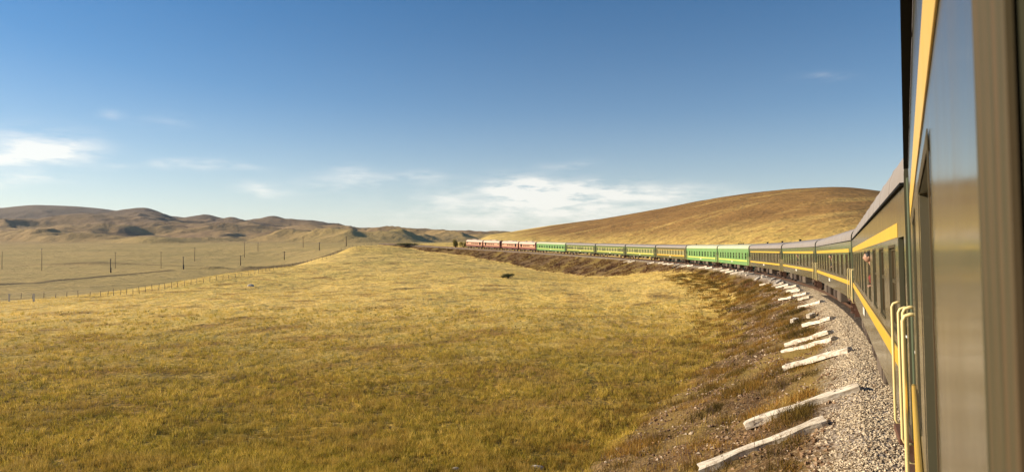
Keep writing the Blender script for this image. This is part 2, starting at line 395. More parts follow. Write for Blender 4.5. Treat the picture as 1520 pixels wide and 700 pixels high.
def m_steppe(h, p, out):
    geo = h.n('ShaderNodeNewGeometry'); pos = geo.outputs['Position']
    c = steppe_color(h, pos)
    zone = h.n('ShaderNodeAttribute', attribute_name='plain').outputs['Fac']
    flat = h.v('MULTIPLY', pos, (1, 1, 0))
    n1 = h.noise(flat, .012, 6, .6); n2 = h.noise(h.v('MULTIPLY', pos, (.3, 1, 0)), .05, 5, .6)
    pc = h.mix(h.ramp(n1, .38, .62), (.48, .35, .135), (.38, .295, .11))
    pc = h.mix(h.m('MULTIPLY', h.ramp(n2, .5, .7), .5), pc, (.46, .33, .14))
    pc = h.mix(h.m('MULTIPLY', h.ramp(h.noise(flat, .35, 4, .7), .52, .7), .4), pc, (.15, .125, .06))
    c = h.mix(zone, c, pc)
    # high ground: thin, brown, heathery
    hl = h.n('ShaderNodeAttribute', attribute_name='hill').outputs['Fac']
    n3 = h.noise(flat, .0035, 7, .62); n4 = h.noise(flat, .02, 5, .6)
    hc = h.mix(h.ramp(n3, .38, .62), (.30, .20, .095), (.42, .29, .13))
    hc = h.mix(h.m('MULTIPLY', h.ramp(n4, .52, .7), .55), hc, (.19, .13, .075))
    hc = h.mix(h.m('MULTIPLY', h.ramp(h.noise(flat, .0016, 4), .52, .62), .5), hc, (.22, .145, .10))
    hc = h.mix(h.m('MULTIPLY', h.ramp(h.m('ADD', h.sep(pos)[2], h.m('MULTIPLY_ADD', n4, 120.0, -60.0)), 60, 170), .85), hc, (.13, .098, .072))
    c = h.mix(hl, c, hc)
    rh = h.n('ShaderNodeAttribute', attribute_name='bighill').outputs['Fac']
    n5 = h.noise(h.v('MULTIPLY', pos, (1, 1, 2)), .011, 6, .62); n6 = h.noise(h.v('MULTIPLY', pos, (.5, 1.5, 2)), .035, 6, .65)
    rc = h.mix(h.ramp(n5, .36, .6), (.20, .108, .04), (.31, .18, .06))
    rc = h.mix(h.m('MULTIPLY', h.ramp(n6, .53, .66), .85), rc, (.46, .31, .10))
    rc = h.mix(h.m('MULTIPLY', h.ramp(h.noise(pos, .3, 5, .7), .5, .68), .5), rc, (.13, .085, .035))
    c = h.mix(rh, c, rc)
    rd = h.n('ShaderNodeAttribute', attribute_name='worn').outputs['Fac']
    c = h.mix(h.m('MULTIPLY', rd, .85), c, (.085, .062, .036))
    h.l.new(c, p.inputs['Base Color'])
    hb = h.m('ADD', h.m('MULTIPLY', h.noise(pos, 5.5, 4, .65), .35), h.m('ADD', h.m('MULTIPLY', h.noise(pos, .6, 4, .6), 1.4), h.m('MULTIPLY', h.noise(pos, .06, 5, .6), 9.0)))
    bump(h, p, hb, .75, .55)
m_ground = mat('steppe_grass', rough=.95, spec=.1, fn=m_steppe)

def m_bank(h, p, out):
    pos = h.n('ShaderNodeNewGeometry').outputs['Position']
    d = h.n('ShaderNodeAttribute', attribute_name='off').outputs['Fac']
    n1 = h.noise(pos, .8, 5, .65); n2 = h.noise(pos, 4.5, 4, .7); n3 = h.noise(pos, .12, 4, .6)
    soil = h.mix(h.ramp(n1, .38, .62), (.085, .05, .02), (.25, .155, .068))
    soil = h.mix(h.m('MULTIPLY', h.ramp(n2, .46, .6), .75), soil, (.05, .03, .018))
    soil = h.mix(h.m('MULTIPLY', h.ramp(h.noise(pos, .28, 5, .7), .47, .6), .65), soil, (.12, .065, .028))
    soil = h.mix(h.m('MULTIPLY', h.ramp(h.noise(pos, 14, 3, .7), .55, .68), .6), soil, (.46, .37, .22))
    soil = h.mix(h.m('MULTIPLY', h.ramp(n3, .46, .6), .7), soil, (.27, .19, .05))
    vor = h.n('ShaderNodeTexVoronoi', ins={0: pos}); vor.inputs['Scale'].default_value = 13
    rnd = h.sep(vor.outputs['Color'])[0]
    st = h.mix(rnd, (.30, .25, .20), (.72, .63, .52)); st = h.mix(h.ramp(vor.outputs['Distance'], .35, .75), st, (.07, .055, .045))
    fray = h.m('ADD', d, h.m('MULTIPLY_ADD', n1, 1.6, -.8))
    c = h.mix(h.ramp(fray, 1.9, 3.0), st, soil)
    oil = h.m('MULTIPLY', h.ramp(h.m('ABSOLUTE', d), 1.25, .6), .45)
    c = h.mix(oil, c, (.10, .06, .04))
    gr = h.n('ShaderNodeAttribute', attribute_name='above').outputs['Fac']     # height over the natural ground: grass creeps up the toe
    gm = h.ramp(h.m('ADD', gr, h.m('MULTIPLY_ADD', n1, 1.1, -.55)), 0.40, -.1)
    c = h.mix(gm, c, steppe_color(h, pos))
    h.l.new(c, p.inputs['Base Color'])
    bump(h, p, h.m('ADD', h.m('MULTIPLY', n2, .5), h.m('ADD', h.m('MULTIPLY', vor.outputs['Distance'], -.25), h.m('MULTIPLY', n1, 1.2))), .9, .12)
m_bankm = mat('embankment_soil', rough=.95, spec=.1, fn=m_bank)

# ------------------------------------------------------------------ terrain sheet
azs = np.concatenate([np.linspace(-R(180), -R(46), 60)[:-1], np.linspace(-R(46), R(44), 760), np.linspace(R(44), R(180), 70)[1:]])
rs = np.concatenate([[.5, 1.5, 3, 4.5, 6, 7.5], np.exp(np.linspace(math.log(9), math.log(600), 520)), np.exp(np.linspace(math.log(610), math.log(7000), 300)), [9000, 13000, 20000]])
AA, RR = np.meshgrid(azs, rs, indexing='ij'); X = (np.sin(AA) * RR).ravel(); Y = (np.cos(AA) * RR).ravel()
near = RR.ravel() < 620
Zg = np.empty(len(X)); Dg = np.full(len(X), 999.0)
Zg[~near] = natural(X[~near], Y[~near])
e_, z_, b_, D_, SS_ = ground(X[near], Y[near], True)
bury = (b_ > z_ - .05) & (SS_ < 409) & (SS_ > -255)
Zg[near] = np.where(bury, np.minimum(z_, b_) - .5, z_); Dg[near] = D_
na, nr = len(azs), len(rs)
i, j = np.meshgrid(np.arange(na - 1), np.arange(nr - 1), indexing='ij'); i = i.ravel(); j = j.ravel()
Fq = np.stack([i * nr + j, i * nr + j + 1, (i + 1) * nr + j + 1, (i + 1) * nr + j], 1)
pxg = 760 + F * np.tan(np.clip(AA.ravel(), -R(58), R(58))); rg = RR.ravel(); Zd = Y
crest = ip(pxg, [(-400, 85), (0, 112), (280, 158), (400, 212), (480, 285), (520, 345), (560, 430), (640, 520), (760, 600)])
plain = sstep((Zd - crest + 6 * fbm(X / 14, Y / 14, 3)) / 24) * (pxg < 800) * (Y > 0)
plain = np.where(np.abs(AA.ravel()) > R(58), 0, plain) * (1 - sstep((pxg - 660) / 100))
hill = sstep((rg - 900) / 1100 + .25 * fbm(X / 300, Y / 300, 4)) * (1 - sstep((pxg - 700) / 60) * (rg < 1900))
bigh = sstep((pxg - 690 + 90 * fbm(X / 120, Y / 120, 3)) / 160) * sstep((rg - ip(pxg, R_R0)) / 120) * (rg < 1900) * (Dg < 0)
def polydist(pts):
    P = np.array([(q.x, q.y) for q in pts]); out = np.full(len(X), 1e9)
    for a, b in zip(P[:-1], P[1:]):
        ab = b - a; t = np.clip(((X - a[0]) * ab[0] + (Y - a[1]) * ab[1]) / (ab @ ab), 0, 1)
        out = np.minimum(out, np.hypot(X - a[0] - t * ab[0], Y - a[1] - t * ab[1]))
    return out
roadpts = [at(*q) for q in [(-60, 427), (0, 423), (80, 417), (160, 410), (250, 402)]] + [at(*q) for q in [(370, 393.5), (430, 385.5), (470, 378), (498, 371.5)]]
worn = np.clip(1.3 - np.minimum(np.abs(polydist(roadpts[:5]) - 1.8), polydist(roadpts[5:]) / 3.5) / 1.7, 0, 1) * .95
_d2 = polydist(roadpts[5:]); Zg += 2.4 * np.exp(-(_d2 / 7.0) ** 2); worn = np.maximum(worn, np.exp(-(_d2 / 9.0) ** 2)); _d1 = polydist(roadpts[:5]); Zg += .55 * np.exp(-(_d1 / 4.0) ** 2)
for ptsx, w_, st in [([(-30, 444), (0, 443.5), (60, 442.5), (100, 441.5), (150, 440)], 1.6, .9), ([(-40, 433), (0, 425.5), (50, 424), (100, 419)], 1.0, .6), ([(120, 370), (190, 369.5), (250, 368), (300, 368)], 6, .5), ([(300, 427), (380, 431), (480, 424), (560, 421), (640, 419), (720, 409), (800, 411)], 1.0, .5), ([(520, 385), (560, 382), (600, 381)], 1.5, .4)]:
    worn = np.maximum(worn, np.clip(1.4 - polydist([at(*q, zmax=1500) for q in ptsx]) / w_, 0, 1) * st * np.clip(.75 + 1.1 * fbm(X / 9, Y / 9, 3), 0, 1))
# two small spoil mounds
for (qx, qy, w_, hh_) in [(318, 391, 5.5, 1.5), (598, 429, 1.6, .25), (135, 381, 20, 2.0)]:
    q = at(qx, qy); dd = np.hypot((X - q.x) / (2.2 * w_), (Y - q.y) / w_); Zg += hh_ * np.exp(-dd ** 2 * 1.6)
    worn = np.maximum(worn, .8 * np.exp(-dd ** 2 * 1.5))
terrain = bigmesh('ground', np.stack([X, Y, Zg], 1), Fq, m_ground, dict(plain=plain, hill=hill, bighill=bigh, worn=worn), True)
props(terrain, kind='structure')

# ------------------------------------------------------------------ railway embankment ribbon
sb = np.concatenate([np.arange(-250, -5, 4), np.arange(-5, 70, .22), np.arange(70, 160, .6), np.arange(160, 412, 1.3)])
db = np.concatenate([[-9, -7, -5, -3.5, -2.6], np.arange(-2.2, 9, .16), np.arange(9, 26, .8)])
SB, DB = np.meshgrid(sb, db, indexing='ij'); bx, by = path(SB.ravel(), DB.ravel())
bz = bed_profile(SB.ravel(), DB.ravel()); bn = natural(bx, by)
cutz = rail_z(SB.ravel()) - .3 + np.maximum(np.abs(DB.ravel()) - 4.5, 0) * .35; bn = np.minimum(bn, cutz)
a_ = np.abs(DB.ravel()); rough_ = np.clip((a_ - 2.2) / 1.5, 0, 1)
bz = bz + rough_ * (.10 * fbm(bx / 1.1, by / 1.1, 4) + .11 * fbm(bx / .33, by / .33, 3) + .22 * fbm(bx / 4.5, by / 4.5, 3)) + .02 * fbm(bx * 4, by * 4, 2)
above = bz - bn
bzf = np.where(above > -.03, bz, np.maximum(bn - .12 - .25 * np.clip(-above, 0, 2), bz))
nb, nd_ = len(sb), len(db); i, j = np.meshgrid(np.arange(nb - 1), np.arange(nd_ - 1), indexing='ij'); i = i.ravel(); j = j.ravel()
Fb = np.stack([i * nd_ + j, (i + 1) * nd_ + j, (i + 1) * nd_ + j + 1, i * nd_ + j + 1], 1)
bank = bigmesh('railway_embankment', np.stack([bx, by, bzf], 1), Fb, m_bankm, dict(off=DB.ravel(), above=above), True)
props(bank, kind='structure')
def surf(x, y):
    """surface one stands on, embankment roughness included"""
    e, z, b, D, SS = ground(x, y, True); a = np.abs(D); rg_ = np.clip((a - 2.2) / 1.5, 0, 1)
    b2 = b + rg_ * (.10 * fbm(x / 1.1, y / 1.1, 4) + .22 * fbm(x / 4.5, y / 4.5, 3))
    return np.maximum(z, b2), D, SS, b2 - z

# ------------------------------------------------------------------ track
CANT = R(1.6)
m_rail = mat('rail_steel', (.16, .085, .05), .55, .6, fn=dirty((.16, .085, .05), .5, 3, (.07, .04, .03)))
m_tie = mat('old_tie_wood', (.09, .07, .055), .9)
trk = props(empty('railway_track', loc=(0, 0, 0)), 'single curving railway track with rusty rails under the train', 'railway track')
srl = np.concatenate([np.arange(-60, 200, 1.0), np.arange(200, 412, 2.5)])
prof = [(-.035, 0), (.035, 0), (.035, -.035), (.01, -.05), (.01, -.15), (.07, -.165), (-.07, -.165), (-.01, -.15), (-.01, -.05), (-.035, -.035)]
for sgn in (1, -1):
    V = []; Q = []
    for k, s_ in enumerate(srl):
        zr = float(rail_z(s_)) - sgn * .76 * math.sin(CANT)
        for (o_, z_) in prof:
            x_, y_ = path(s_, sgn * .755 + o_ + .045); V.append((x_, y_, zr + z_))
    n_ = len(prof)
    for k in range(len(srl) - 1):
        for q in range(n_): q2 = (q + 1) % n_; Q.append((k * n_ + q, k * n_ + q2, (k + 1) * n_ + q2, (k + 1) * n_ + q))
    bigmesh('rail', V, Q, m_rail, parent=trk)
tb = MB()
for s_ in np.arange(-20, 60, .62):
    x_, y_ = path(s_); M = Matrix.Translation((float(x_), float(y_), float(rail_z(s_)) - .29)) @ Matrix.Rotation(math.pi / 2 - float(heading(s_)), 4, 'Z')
    c = [M @ Vector((a, b, z)) for a in (-.12, .12) for b in (-1.28, 1.28) for z in (-.1, .08)]
    tb.add(c, [(0, 1, 3, 2), (4, 6, 7, 5), (0, 4, 5, 1), (2, 3, 7, 6), (0, 2, 6, 4), (1, 5, 7, 3)])
props(tb.build('laid_tie', m_tie, trk), kind='stuff')

# ------------------------------------------------------------------ loose ballast stones
def stones(name, n, slo, shi, dlo, dhi, smin, smax, m_, seed, power=1.0, dens=None, flat=.7):
    rg_ = np.random.default_rng(seed)
    s_ = slo + (shi - slo) * rg_.random(n) ** power; d_ = rg_.uniform(dlo, dhi, n)
    if dens is not None:
        k = rg_.random(n) < dens(s_, d_); s_ = s_[k]; d_ = d_[k]; n = len(s_)
    x, y = path(s_, d_); z, _, _, _ = surf(x, y)
    t = np.array([(1, 0, 0), (-1, 0, 0), (0, 1, 0), (0, -1, 0), (0, 0, 1), (0, 0, -1), (.55, .55, .55), (-.6, .5, -.4)], float)[:6]
    sz = rg_.uniform(smin, smax, n) * (1 + np.hypot(x, y) / 60)
    V = t[None] * (sz[:, None, None] * .5) * rg_.uniform(.55, 1.25, (n, 6, 1)) + rg_.uniform(-.12, .12, (n, 6, 3)) * sz[:, None, None]
    a = rg_.uniform(0, 6.28, n); ca, sa = np.cos(a)[:, None], np.sin(a)[:, None]; b = rg_.uniform(-.6, .6, n); cb, sb_ = np.cos(b)[:, None], np.sin(b)[:, None]
    vx = V[:, :, 0] * ca - V[:, :, 1] * sa; vy = V[:, :, 0] * sa + V[:, :, 1] * ca; vz = V[:, :, 2] * flat
    vy, vz = vy * cb - vz * sb_, vy * sb_ + vz * cb
    P = np.stack([vx + x[:, None], vy + y[:, None], vz + (z + sz * .12)[:, None]], 2).reshape(-1, 3)
    fc = np.array([(0, 2, 4), (2, 1, 4), (1, 3, 4), (3, 0, 4), (2, 0, 5), (1, 2, 5), (3, 1, 5), (0, 3, 5)])
    Fc = (fc[None] + (np.arange(n) * 6)[:, None, None]).reshape(-1, 3)
    tone = np.repeat(rg_.random(n), 6)
    return bigmesh(name, P, Fc, m_, dict(tone=tone))
def m_stone(a, b, c):
    def f(h, p, out):
        t = h.n('ShaderNodeAttribute', attribute_name='tone').outputs['Fac']; q = h.mix(h.ramp(t, 0, .75), a, b); q = h.mix(h.ramp(t, .78, .9), q, c)
        pos = h.n('ShaderNodeNewGeometry').outputs['Position']
        h.l.new(h.mix(h.ramp(h.noise(pos, 25, 3), .4, .7), q, h.mix(.5, q, (.12, .09, .07))), p.inputs['Base Color'])
    return f
m_bal = mat('ballast_stone', rough=.9, spec=.2, fn=m_stone((.42, .33, .22), (.82, .70, .50), (.20, .13, .075)))
o = stones('ballast_gravel', 115000, 2, 75, -.1, 2.7, .024, .056, m_bal, 3, 1.7, lambda s_, d_: np.clip(2.9 - d_ + .4 * np.sin(s_ * 1.7), .0, 1) * np.clip((75 - s_) / 20, 0, 1))
props(o, kind='stuff')
m_rub = mat('rubble_stone', rough=.9, spec=.2, fn=m_stone((.16, .09, .05), (.36, .23, .13), (.60, .48, .34)))
o = stones('slope_rubble', 60000, 0, 80, 2.4, 10, .02, .11, m_rub, 5, 1.6, lambda s_, d_: np.clip(.25 + 1.6 * fbm(s_ / 2.5, d_ / 1.2, 3), .03, 1) * np.clip((9.5 - d_) / 2.5, 0, 1))
props(o, kind='stuff')

# ------------------------------------------------------------------ grass
def blades(name, x, y, hgt, wid, m_, seed, tint, lean=.55, nb_=4, spread=.06, z=None):
    rg_ = np.random.default_rng(seed); n = len(x)
    if z is None: z = surf(x, y)[0]
    X_ = np.repeat(x, nb_); Y_ = np.repeat(y, nb_); Z_ = np.repeat(z, nb_); H_ = np.repeat(hgt, nb_) * rg_.uniform(.55, 1.25, n * nb_); W_ = np.repeat(wid, nb_)
    sc = np.repeat(np.maximum(hgt, .05), nb_)
    bx_ = X_ + rg_.normal(0, spread, n * nb_) * sc * 6; by_ = Y_ + rg_.normal(0, spread, n * nb_) * sc * 6
    a = rg_.uniform(0, 6.28, n * nb_); la = rg_.uniform(0, 6.28, n * nb_); ll = H_ * rg_.uniform(.05, lean * 1.4, n * nb_)
    wx_ = np.cos(a) * W_ * .5; wy_ = np.sin(a) * W_ * .5
    v0 = np.stack([bx_ - wx_, by_ - wy_, Z_ - .02], 1); v1 = np.stack([bx_ + wx_, by_ + wy_, Z_ - .02], 1)
    v2 = np.stack([bx_ + np.cos(la) * ll, by_ + np.sin(la) * ll, Z_ + H_], 1)
    P = np.stack([v0, v1, v2], 1).reshape(-1, 3); Fc = np.arange(len(P)).reshape(-1, 3)
    T = np.repeat(np.clip(np.repeat(tint, nb_) + rg_.normal(0, .16, n * nb_), 0, 1), 3)
    return bigmesh(name, P, Fc, m_, dict(tone=T))
def m_blade(cols, use_patch=.55):
    def f(h, p, out):
        pos = h.n('ShaderNodeNewGeometry').outputs['Position']
        t = h.n('ShaderNodeAttribute', attribute_name='tone').outputs['Fac']
        c = h.mix(h.ramp(t, 0, .4), cols[0], cols[1]); c = h.mix(h.ramp(t, .4, .75), c, cols[2]); c = h.mix(h.ramp(t, .75, 1), c, cols[3])
        c = h.mix(use_patch, c, steppe_color(h, pos))
        tr = h.n('ShaderNodeBsdfTranslucent'); h.l.new(c, tr.inputs[0]); h.l.new(c, p.inputs['Base Color'])
        ms = h.n('ShaderNodeMixShader'); ms.inputs[0].default_value = .35
        h.l.new(p.outputs[0], ms.inputs[1]); h.l.new(tr.outputs[0], ms.inputs[2]); h.l.new(ms.outputs[0], out.inputs[0])
    return f
m_gr = mat('grass_blade', rough=.8, spec=.15, fn=m_blade([(.13, .10, .02), (.42, .32, .045), (.68, .48, .075), (.85, .64, .20)]))
n = 300000; rg = np.random.default_rng(21)
az = rg.uniform(-R(46), R(34), n); zmin, zmax_ = 12.0, 210.0
uu = rg.random(n); Zc = np.where(rg.random(n) < .72, 1 / (1 / zmin - uu * (1 / zmin - 1 / zmax_)), np.exp(np.log(zmin) + uu * np.log(zmax_ / zmin)))
gx = np.tan(az) * Zc; gy = Zc
_, gD, gS, gab = surf(gx, gy)
patch = fbm(gx / 7, gy / 7, 4); patch2 = fbm(gx / 1.6 + 5, gy / 1.6, 3); patch3 = fbm(gx / .26 + 5, gy / .30, 2)
gpx = 760 + F * gx / gy; gcrest = ip(gpx, [(-400, 85), (0, 112), (280, 158), (400, 212), (480, 285)])
keep = (gD > 5.0) & ((gab < .15 + .5 * patch2) | (rg.random(n) < .04)) & (gy < gcrest) & (rg.random(n) < np.clip(.55 + .9 * patch2 + 1.6 * patch3 * np.clip(60 / gy, 0, 1), .05, 1))
gx, gy, patch, patch2, patch3 = gx[keep], gy[keep], patch[keep], patch2[keep], patch3[keep]
dist = np.hypot(gx, gy); fz = 1 + dist / 45
tint = np.clip(.50 + .6 * patch + .45 * patch2 + .5 * patch3 + .15 * np.clip((dist - 25) / 60, 0, 1), 0, 1)
hg = (.06 + .12 * np.clip(.5 + patch2 + patch3, 0, 1.6)) * (.6 + .4 * np.minimum(fz, 3)) * .9
props(blades('field_grass', gx, gy, hg, .011 * fz, m_gr, 5, tint, nb_=4), kind='stuff')
# tussocks standing out of the sward
n = 52000; az = rg.uniform(-R(44), R(33), n); uu = rg.random(n); Zc = 1 / (1 / 12.0 - uu * (1 / 12.0 - 1 / 80.0)); tx = np.tan(az) * Zc; ty = Zc
_, tD, tS, tab = surf(tx, ty); tn = fbm(tx / 4 + 2, ty / 4, 3); k = (tD > 5.5) & (tab < .25) & (rg.random(n) < np.clip(.55 + 1.3 * tn, .08, 1)); tx, ty, tn = tx[k], ty[k], tn[k]
td = np.hypot(tx, ty)
m_tu = mat('tussock_blade', rough=.8, spec=.15, fn=m_blade([(.07, .055, .015), (.30, .26, .035), (.66, .48, .07), (.90, .66, .18)], .0))
props(blades('grass_tussocks', tx, ty, (.10 + .12 * rg.random(len(tx)) ** 2) * (1 + td / 110), .010 * (1 + td / 38), m_tu, 77, np.clip(rg.normal(.5, .26, len(tx)) + .5 * tn, 0, 1), nb_=13, lean=.75, spread=.045), kind='stuff')
# weeds on the slope
m_wd = mat('weed_blade', rough=.85, spec=.1, fn=m_blade([(.06, .045, .018), (.19, .13, .03), (.40, .21, .045), (.62, .44, .14)], .0))
n = 80000; s_ = 1 + 140 * rg.random(n) ** 1.7; d_ = 2.9 + 9.5 * rg.random(n) ** 1.2; wx_, wy_ = path(s_, d_)
cl_ = fbm(wx_ / 1.5, wy_ / 1.5, 3); k = (rg.random(n) < np.clip((cl_ - .05) * 4.0 + (d_ - 6.0) * .05, .01, 1) * np.clip((12 - d_) / 5, 0, 1)); wx_, wy_, cl_ = wx_[k], wy_[k], cl_[k]
di = np.hypot(wx_, wy_)
props(blades('slope_weeds', wx_, wy_, (.09 + .16 * np.clip(cl_ + .2, 0, 1)) * (1 + di / 130), .012 * (1 + di / 45), m_wd, 8, np.clip(.45 + .8 * fbm(wx_ / 3, wy_ / 3, 2), 0, 1), nb_=7, lean=.8, spread=.09), kind='stuff')
n = 26000; s_ = 90 + 310 * rg.random(n) ** .8; d_ = rg.uniform(3.2, 18, n); wx_, wy_ = path(s_, d_); _, _, _, ab_ = surf(wx_, wy_)
k = (ab_ > .0) & (fbm(wx_ / 4.5, wy_ / 4.5, 3) > -.02) & (rg.random(n) < .8); wx_, wy_ = wx_[k], wy_[k]
M_SCR = mat('russet_scrub_blade', rough=.85, spec=.1, fn=m_blade([(.09, .05, .03), (.19, .085, .045), (.26, .17, .06), (.42, .28, .12)], .0))
props(blades('bank_scrub', wx_, wy_, .28 + .3 * np.clip(fbm(wx_ / 9, wy_ / 9, 2) + .3, 0, 1), .10 + 0 * wx_, M_SCR, 18, np.clip(.35 + .9 * fbm(wx_ / 6, wy_ / 6, 3), 0, 1), nb_=5, lean=.8), kind='stuff')
# tall dry stalks
m_st = mat('dry_stalk', (.10, .06, .04), .9)
n = 900; s_ = 3 + 60 * rg.random(n) ** 1.5; d_ = rg.uniform(3.2, 8.5, n); sx_, sy_ = path(s_, d_); k = fbm(sx_ / 2, sy_ / 2, 2) > .0; sx_, sy_ = sx_[k], sy_[k]; sz_ = surf(sx_, sy_)[0]
st = MB()
for x_, y_, z_ in zip(sx_, sy_, sz_):
    hh_ = random.uniform(.2, .55); l1 = random.uniform(-.12, .12); l2 = random.uniform(-.12, .12)
    st.tube([(x_, y_, z_ - .02), (x_ + l1 * .4, y_ + l2 * .4, z_ + hh_ * .5), (x_ + l1, y_ + l2, z_ + hh_)], [.006, .005, .003], 3, False)
    for q in range(3):
        f_ = random.uniform(.4, .85); a = random.uniform(0, 6.28); b = random.uniform(.05, .12)
        st.tube([(x_ + l1 * f_, y_ + l2 * f_, z_ + hh_ * f_), (x_ + l1 * f_ + math.cos(a) * b, y_ + l2 * f_ + math.sin(a) * b, z_ + hh_ * f_ + b)], [.004, .003], 3, False)
props(st.build('dry_stalks', m_st), kind='stuff')

# ------------------------------------------------------------------ railway carriages
def paint(nm, col, rough=.15, amt=.45, dirt=(.20, .16, .105), bs=.015):
    return mat(nm, col, rough, spec=.40, coat=0, fn=dirty(col, amt, 1.0, dirt, bs, .08))
M_OLIVE = paint('olive_paint', (.078, .080, .050), amt=.6, dirt=(.14, .112, .078)); M_GREEN = paint('green_paint', (.085, .135, .055), amt=.3)
M_BRIGHT = paint('bright_green_paint', (.15, .36, .12), .3, .6, (.17, .15, .08)); M_YEL = paint('yellow_band_paint', (.66, .42, .045), .35, .25, (.35, .2, .05))
M_LIME = paint('lime_band_paint', (.62, .62, .12), .4, .15, (.4, .35, .1))
M_CREAM = paint('cream_frame_paint', (.55, .52, .28), .4, .2); M_ROOF = mat('dusty_grey_roof', (.27, .25, .245), .7, fn=dirty((.27, .25, .245), .45, .8, (.20, .16, .12)))
M_ROOFG = mat('pale_green_roof', (.50, .52, .36), .7, fn=dirty((.50, .52, .36), .35, .8, (.30, .25, .17)))
M_BLACK = mat('black_rubber_and_shade', (.012, .012, .012), .85, spec=.1); M_UNDER = mat('grimy_underframe', (.045, .03, .022), .8, fn=dirty((.045, .03, .022), .5, 2, (.10, .065, .04)))
M_RUST = mat('rusty_step', (.13, .055, .03), .8, fn=dirty((.13, .055, .03), .5, 4, (.05, .03, .02))); M_WHEEL = mat('wheel_steel', (.05, .035, .028), .5, .6); M_TANK = mat('dusty_tank', (.13, .10, .075), .7, fn=dirty((.13, .10, .075), .5, 2, (.09, .06, .04)))
def m_frame(h, p, out):
    oc = h.n('ShaderNodeTexCoord').outputs['Object']; n1 = h.noise(h.v('MULTIPLY', oc, (34, 4, .9)), 1.0, 5, .65); n2 = h.noise(h.v('MULTIPLY', oc, (60, 8, 5)), 1.0, 5, .7)
    c = h.mix(h.ramp(n1, .36, .5), (.012, .020, .008), (.075, .062, .034)); c = h.mix(h.m('MULTIPLY', h.ramp(n1, .5, .62), .5), c, (.11, .062, .032)); c = h.mix(h.m('MULTIPLY', h.ramp(n2, .6, .75), .5), c, (.13, .105, .06))
    h.l.new(c, p.inputs['Base Color']); bump(h, p, n2, .3, .004)
M_FRAME = mat('worn_window_frame', rough=.75, spec=.15, fn=m_frame)
M_HAND = mat('yellow_handrail_paint', (.78, .64, .30), .4, fn=dirty((.78, .64, .30), .2, 6, (.4, .25, .1), streak=False))
M_WHITE = mat('white_enamel_plate', (.75, .73, .68), .4); M_DOOR = paint('dark_green_door', (.035, .05, .03), .35, .5)
M_BELL = mat('canvas_bellows', (.05, .08, .04), .85, fn=dirty((.05, .08, .04), .4, 2))
def m_pane(dark, light, share):
    def f(h, p, out):
        r_ = h.n('ShaderNodeObjectInfo').outputs['Random']; oc = h.n('ShaderNodeTexCoord').outputs['Object']
        fold = h.noise(h.v('MULTIPLY', oc, (14, 1, .6)), 1, 2)
        cur = h.mix(h.ramp(fold, .35, .65), tuple(x * .6 for x in light), light)
        h.l.new(h.mix(h.m('LESS_THAN', r_, share), dark, cur), p.inputs['Base Color'])
    return f
P_OLIVE = mat('carriage_window_glass', rough=.09, spec=.6, fn=m_pane((.085, .075, .045), (.19, .155, .095), .6))
P_CREAM = mat('curtained_window_glass', rough=.2, spec=.5, fn=m_pane((.05, .05, .03), (.34, .32, .16), .75))
P_DARK = mat('dark_window_glass', rough=.1, spec=.5, fn=m_pane((.015, .03, .02), (.10, .16, .07), .3))
YW = HW
WZ0, WZ1 = 1.93, 2.93; WW = 1.0
WIN = [4.896 + 2.12 * k for k in range(-7, 3)]
ROOFP = [(1.53, 3.55), (1.528, 3.66), (1.515, 3.78), (1.47, 3.90), (1.36, 4.02), (1.12, 4.12), (.75, 4.20), (.38, 4.25), (0, 4.27)]
HB = 11.8
DOORS = [(10.93, 11.62), (-11.62, -10.93)]
def wall_left(mb, opens, x0=-HB, x1=HB, z0=.98, z1=3.55, dep=.05):
    xs = sorted({x0, x1} | {a for o_ in opens for a in o_[:2]}); zs = sorted({z0, z1} | {a for o_ in opens for a in o_[2:]})
    for a, b in zip(xs[:-1], xs[1:]):
        for c, d in zip(zs[:-1], zs[1:]):
            mx, mz = (a + b) / 2, (c + d) / 2
            if any(o_[0] < mx < o_[1] and o_[2] < mz < o_[3] for o_ in opens): continue
            mb.add([(a, YW, c), (b, YW, c), (b, YW, d), (a, YW, d)], [(3, 2, 1, 0)])
    for a, b, c, d in opens:
        i_ = YW - dep; mb.add([(a, YW, c), (b, YW, c), (b, YW, d), (a, YW, d), (a, i_, c), (b, i_, c), (b, i_, d), (a, i_, d)],
                              [(0, 4, 5, 1), (1, 5, 6, 2), (2, 6, 7, 3), (3, 7, 4, 0)])
def body_mesh(opens, hb=HB):
    mb = MB(); wall_left(mb, opens, -hb, hb)
    mb.add([(-hb, -YW, .98), (hb, -YW, .98), (hb, -YW, 3.55), (-hb, -YW, 3.55)], [(0, 1, 2, 3)])
    mb.add([(-hb, -YW, .98), (hb, -YW, .98), (hb, YW, .98), (-hb, YW, .98)], [(3, 2, 1, 0)])
    for sx in (-1, 1):
        pr = [(y_, z_) for y_, z_ in ROOFP] + [(-y_, z_) for y_, z_ in ROOFP[::-1][1:]]
        ring = [(sx * hb, YW, .98)] + [(sx * hb, y_, z_) for y_, z_ in pr] + [(sx * hb, -YW, .98)]
        mb.add(ring, [tuple(range(len(ring)))[::-sx]])
    return mb.mesh('body')
def roof_mesh(hb=HB):
    pr = [(y_, z_) for y_, z_ in ROOFP] + [(-y_, z_) for y_, z_ in ROOFP[::-1][1:]]; n_ = len(pr); xs = np.linspace(-hb, hb, 13)
    mb = MB(); V = [(x_, y_, z_ + .003) for x_ in xs for y_, z_ in pr]
    mb.add(V, [(i * n_ + k, (i + 1) * n_ + k, (i + 1) * n_ + k + 1, i * n_ + k + 1) for i in range(len(xs) - 1) for k in range(n_ - 1)], True)
    for x_ in xs[1:-1]:   # welded seams
        mb.tube([(x_, y_, z_ + .004) for y_, z_ in pr], .012, 4)
    return mb.mesh('roof')
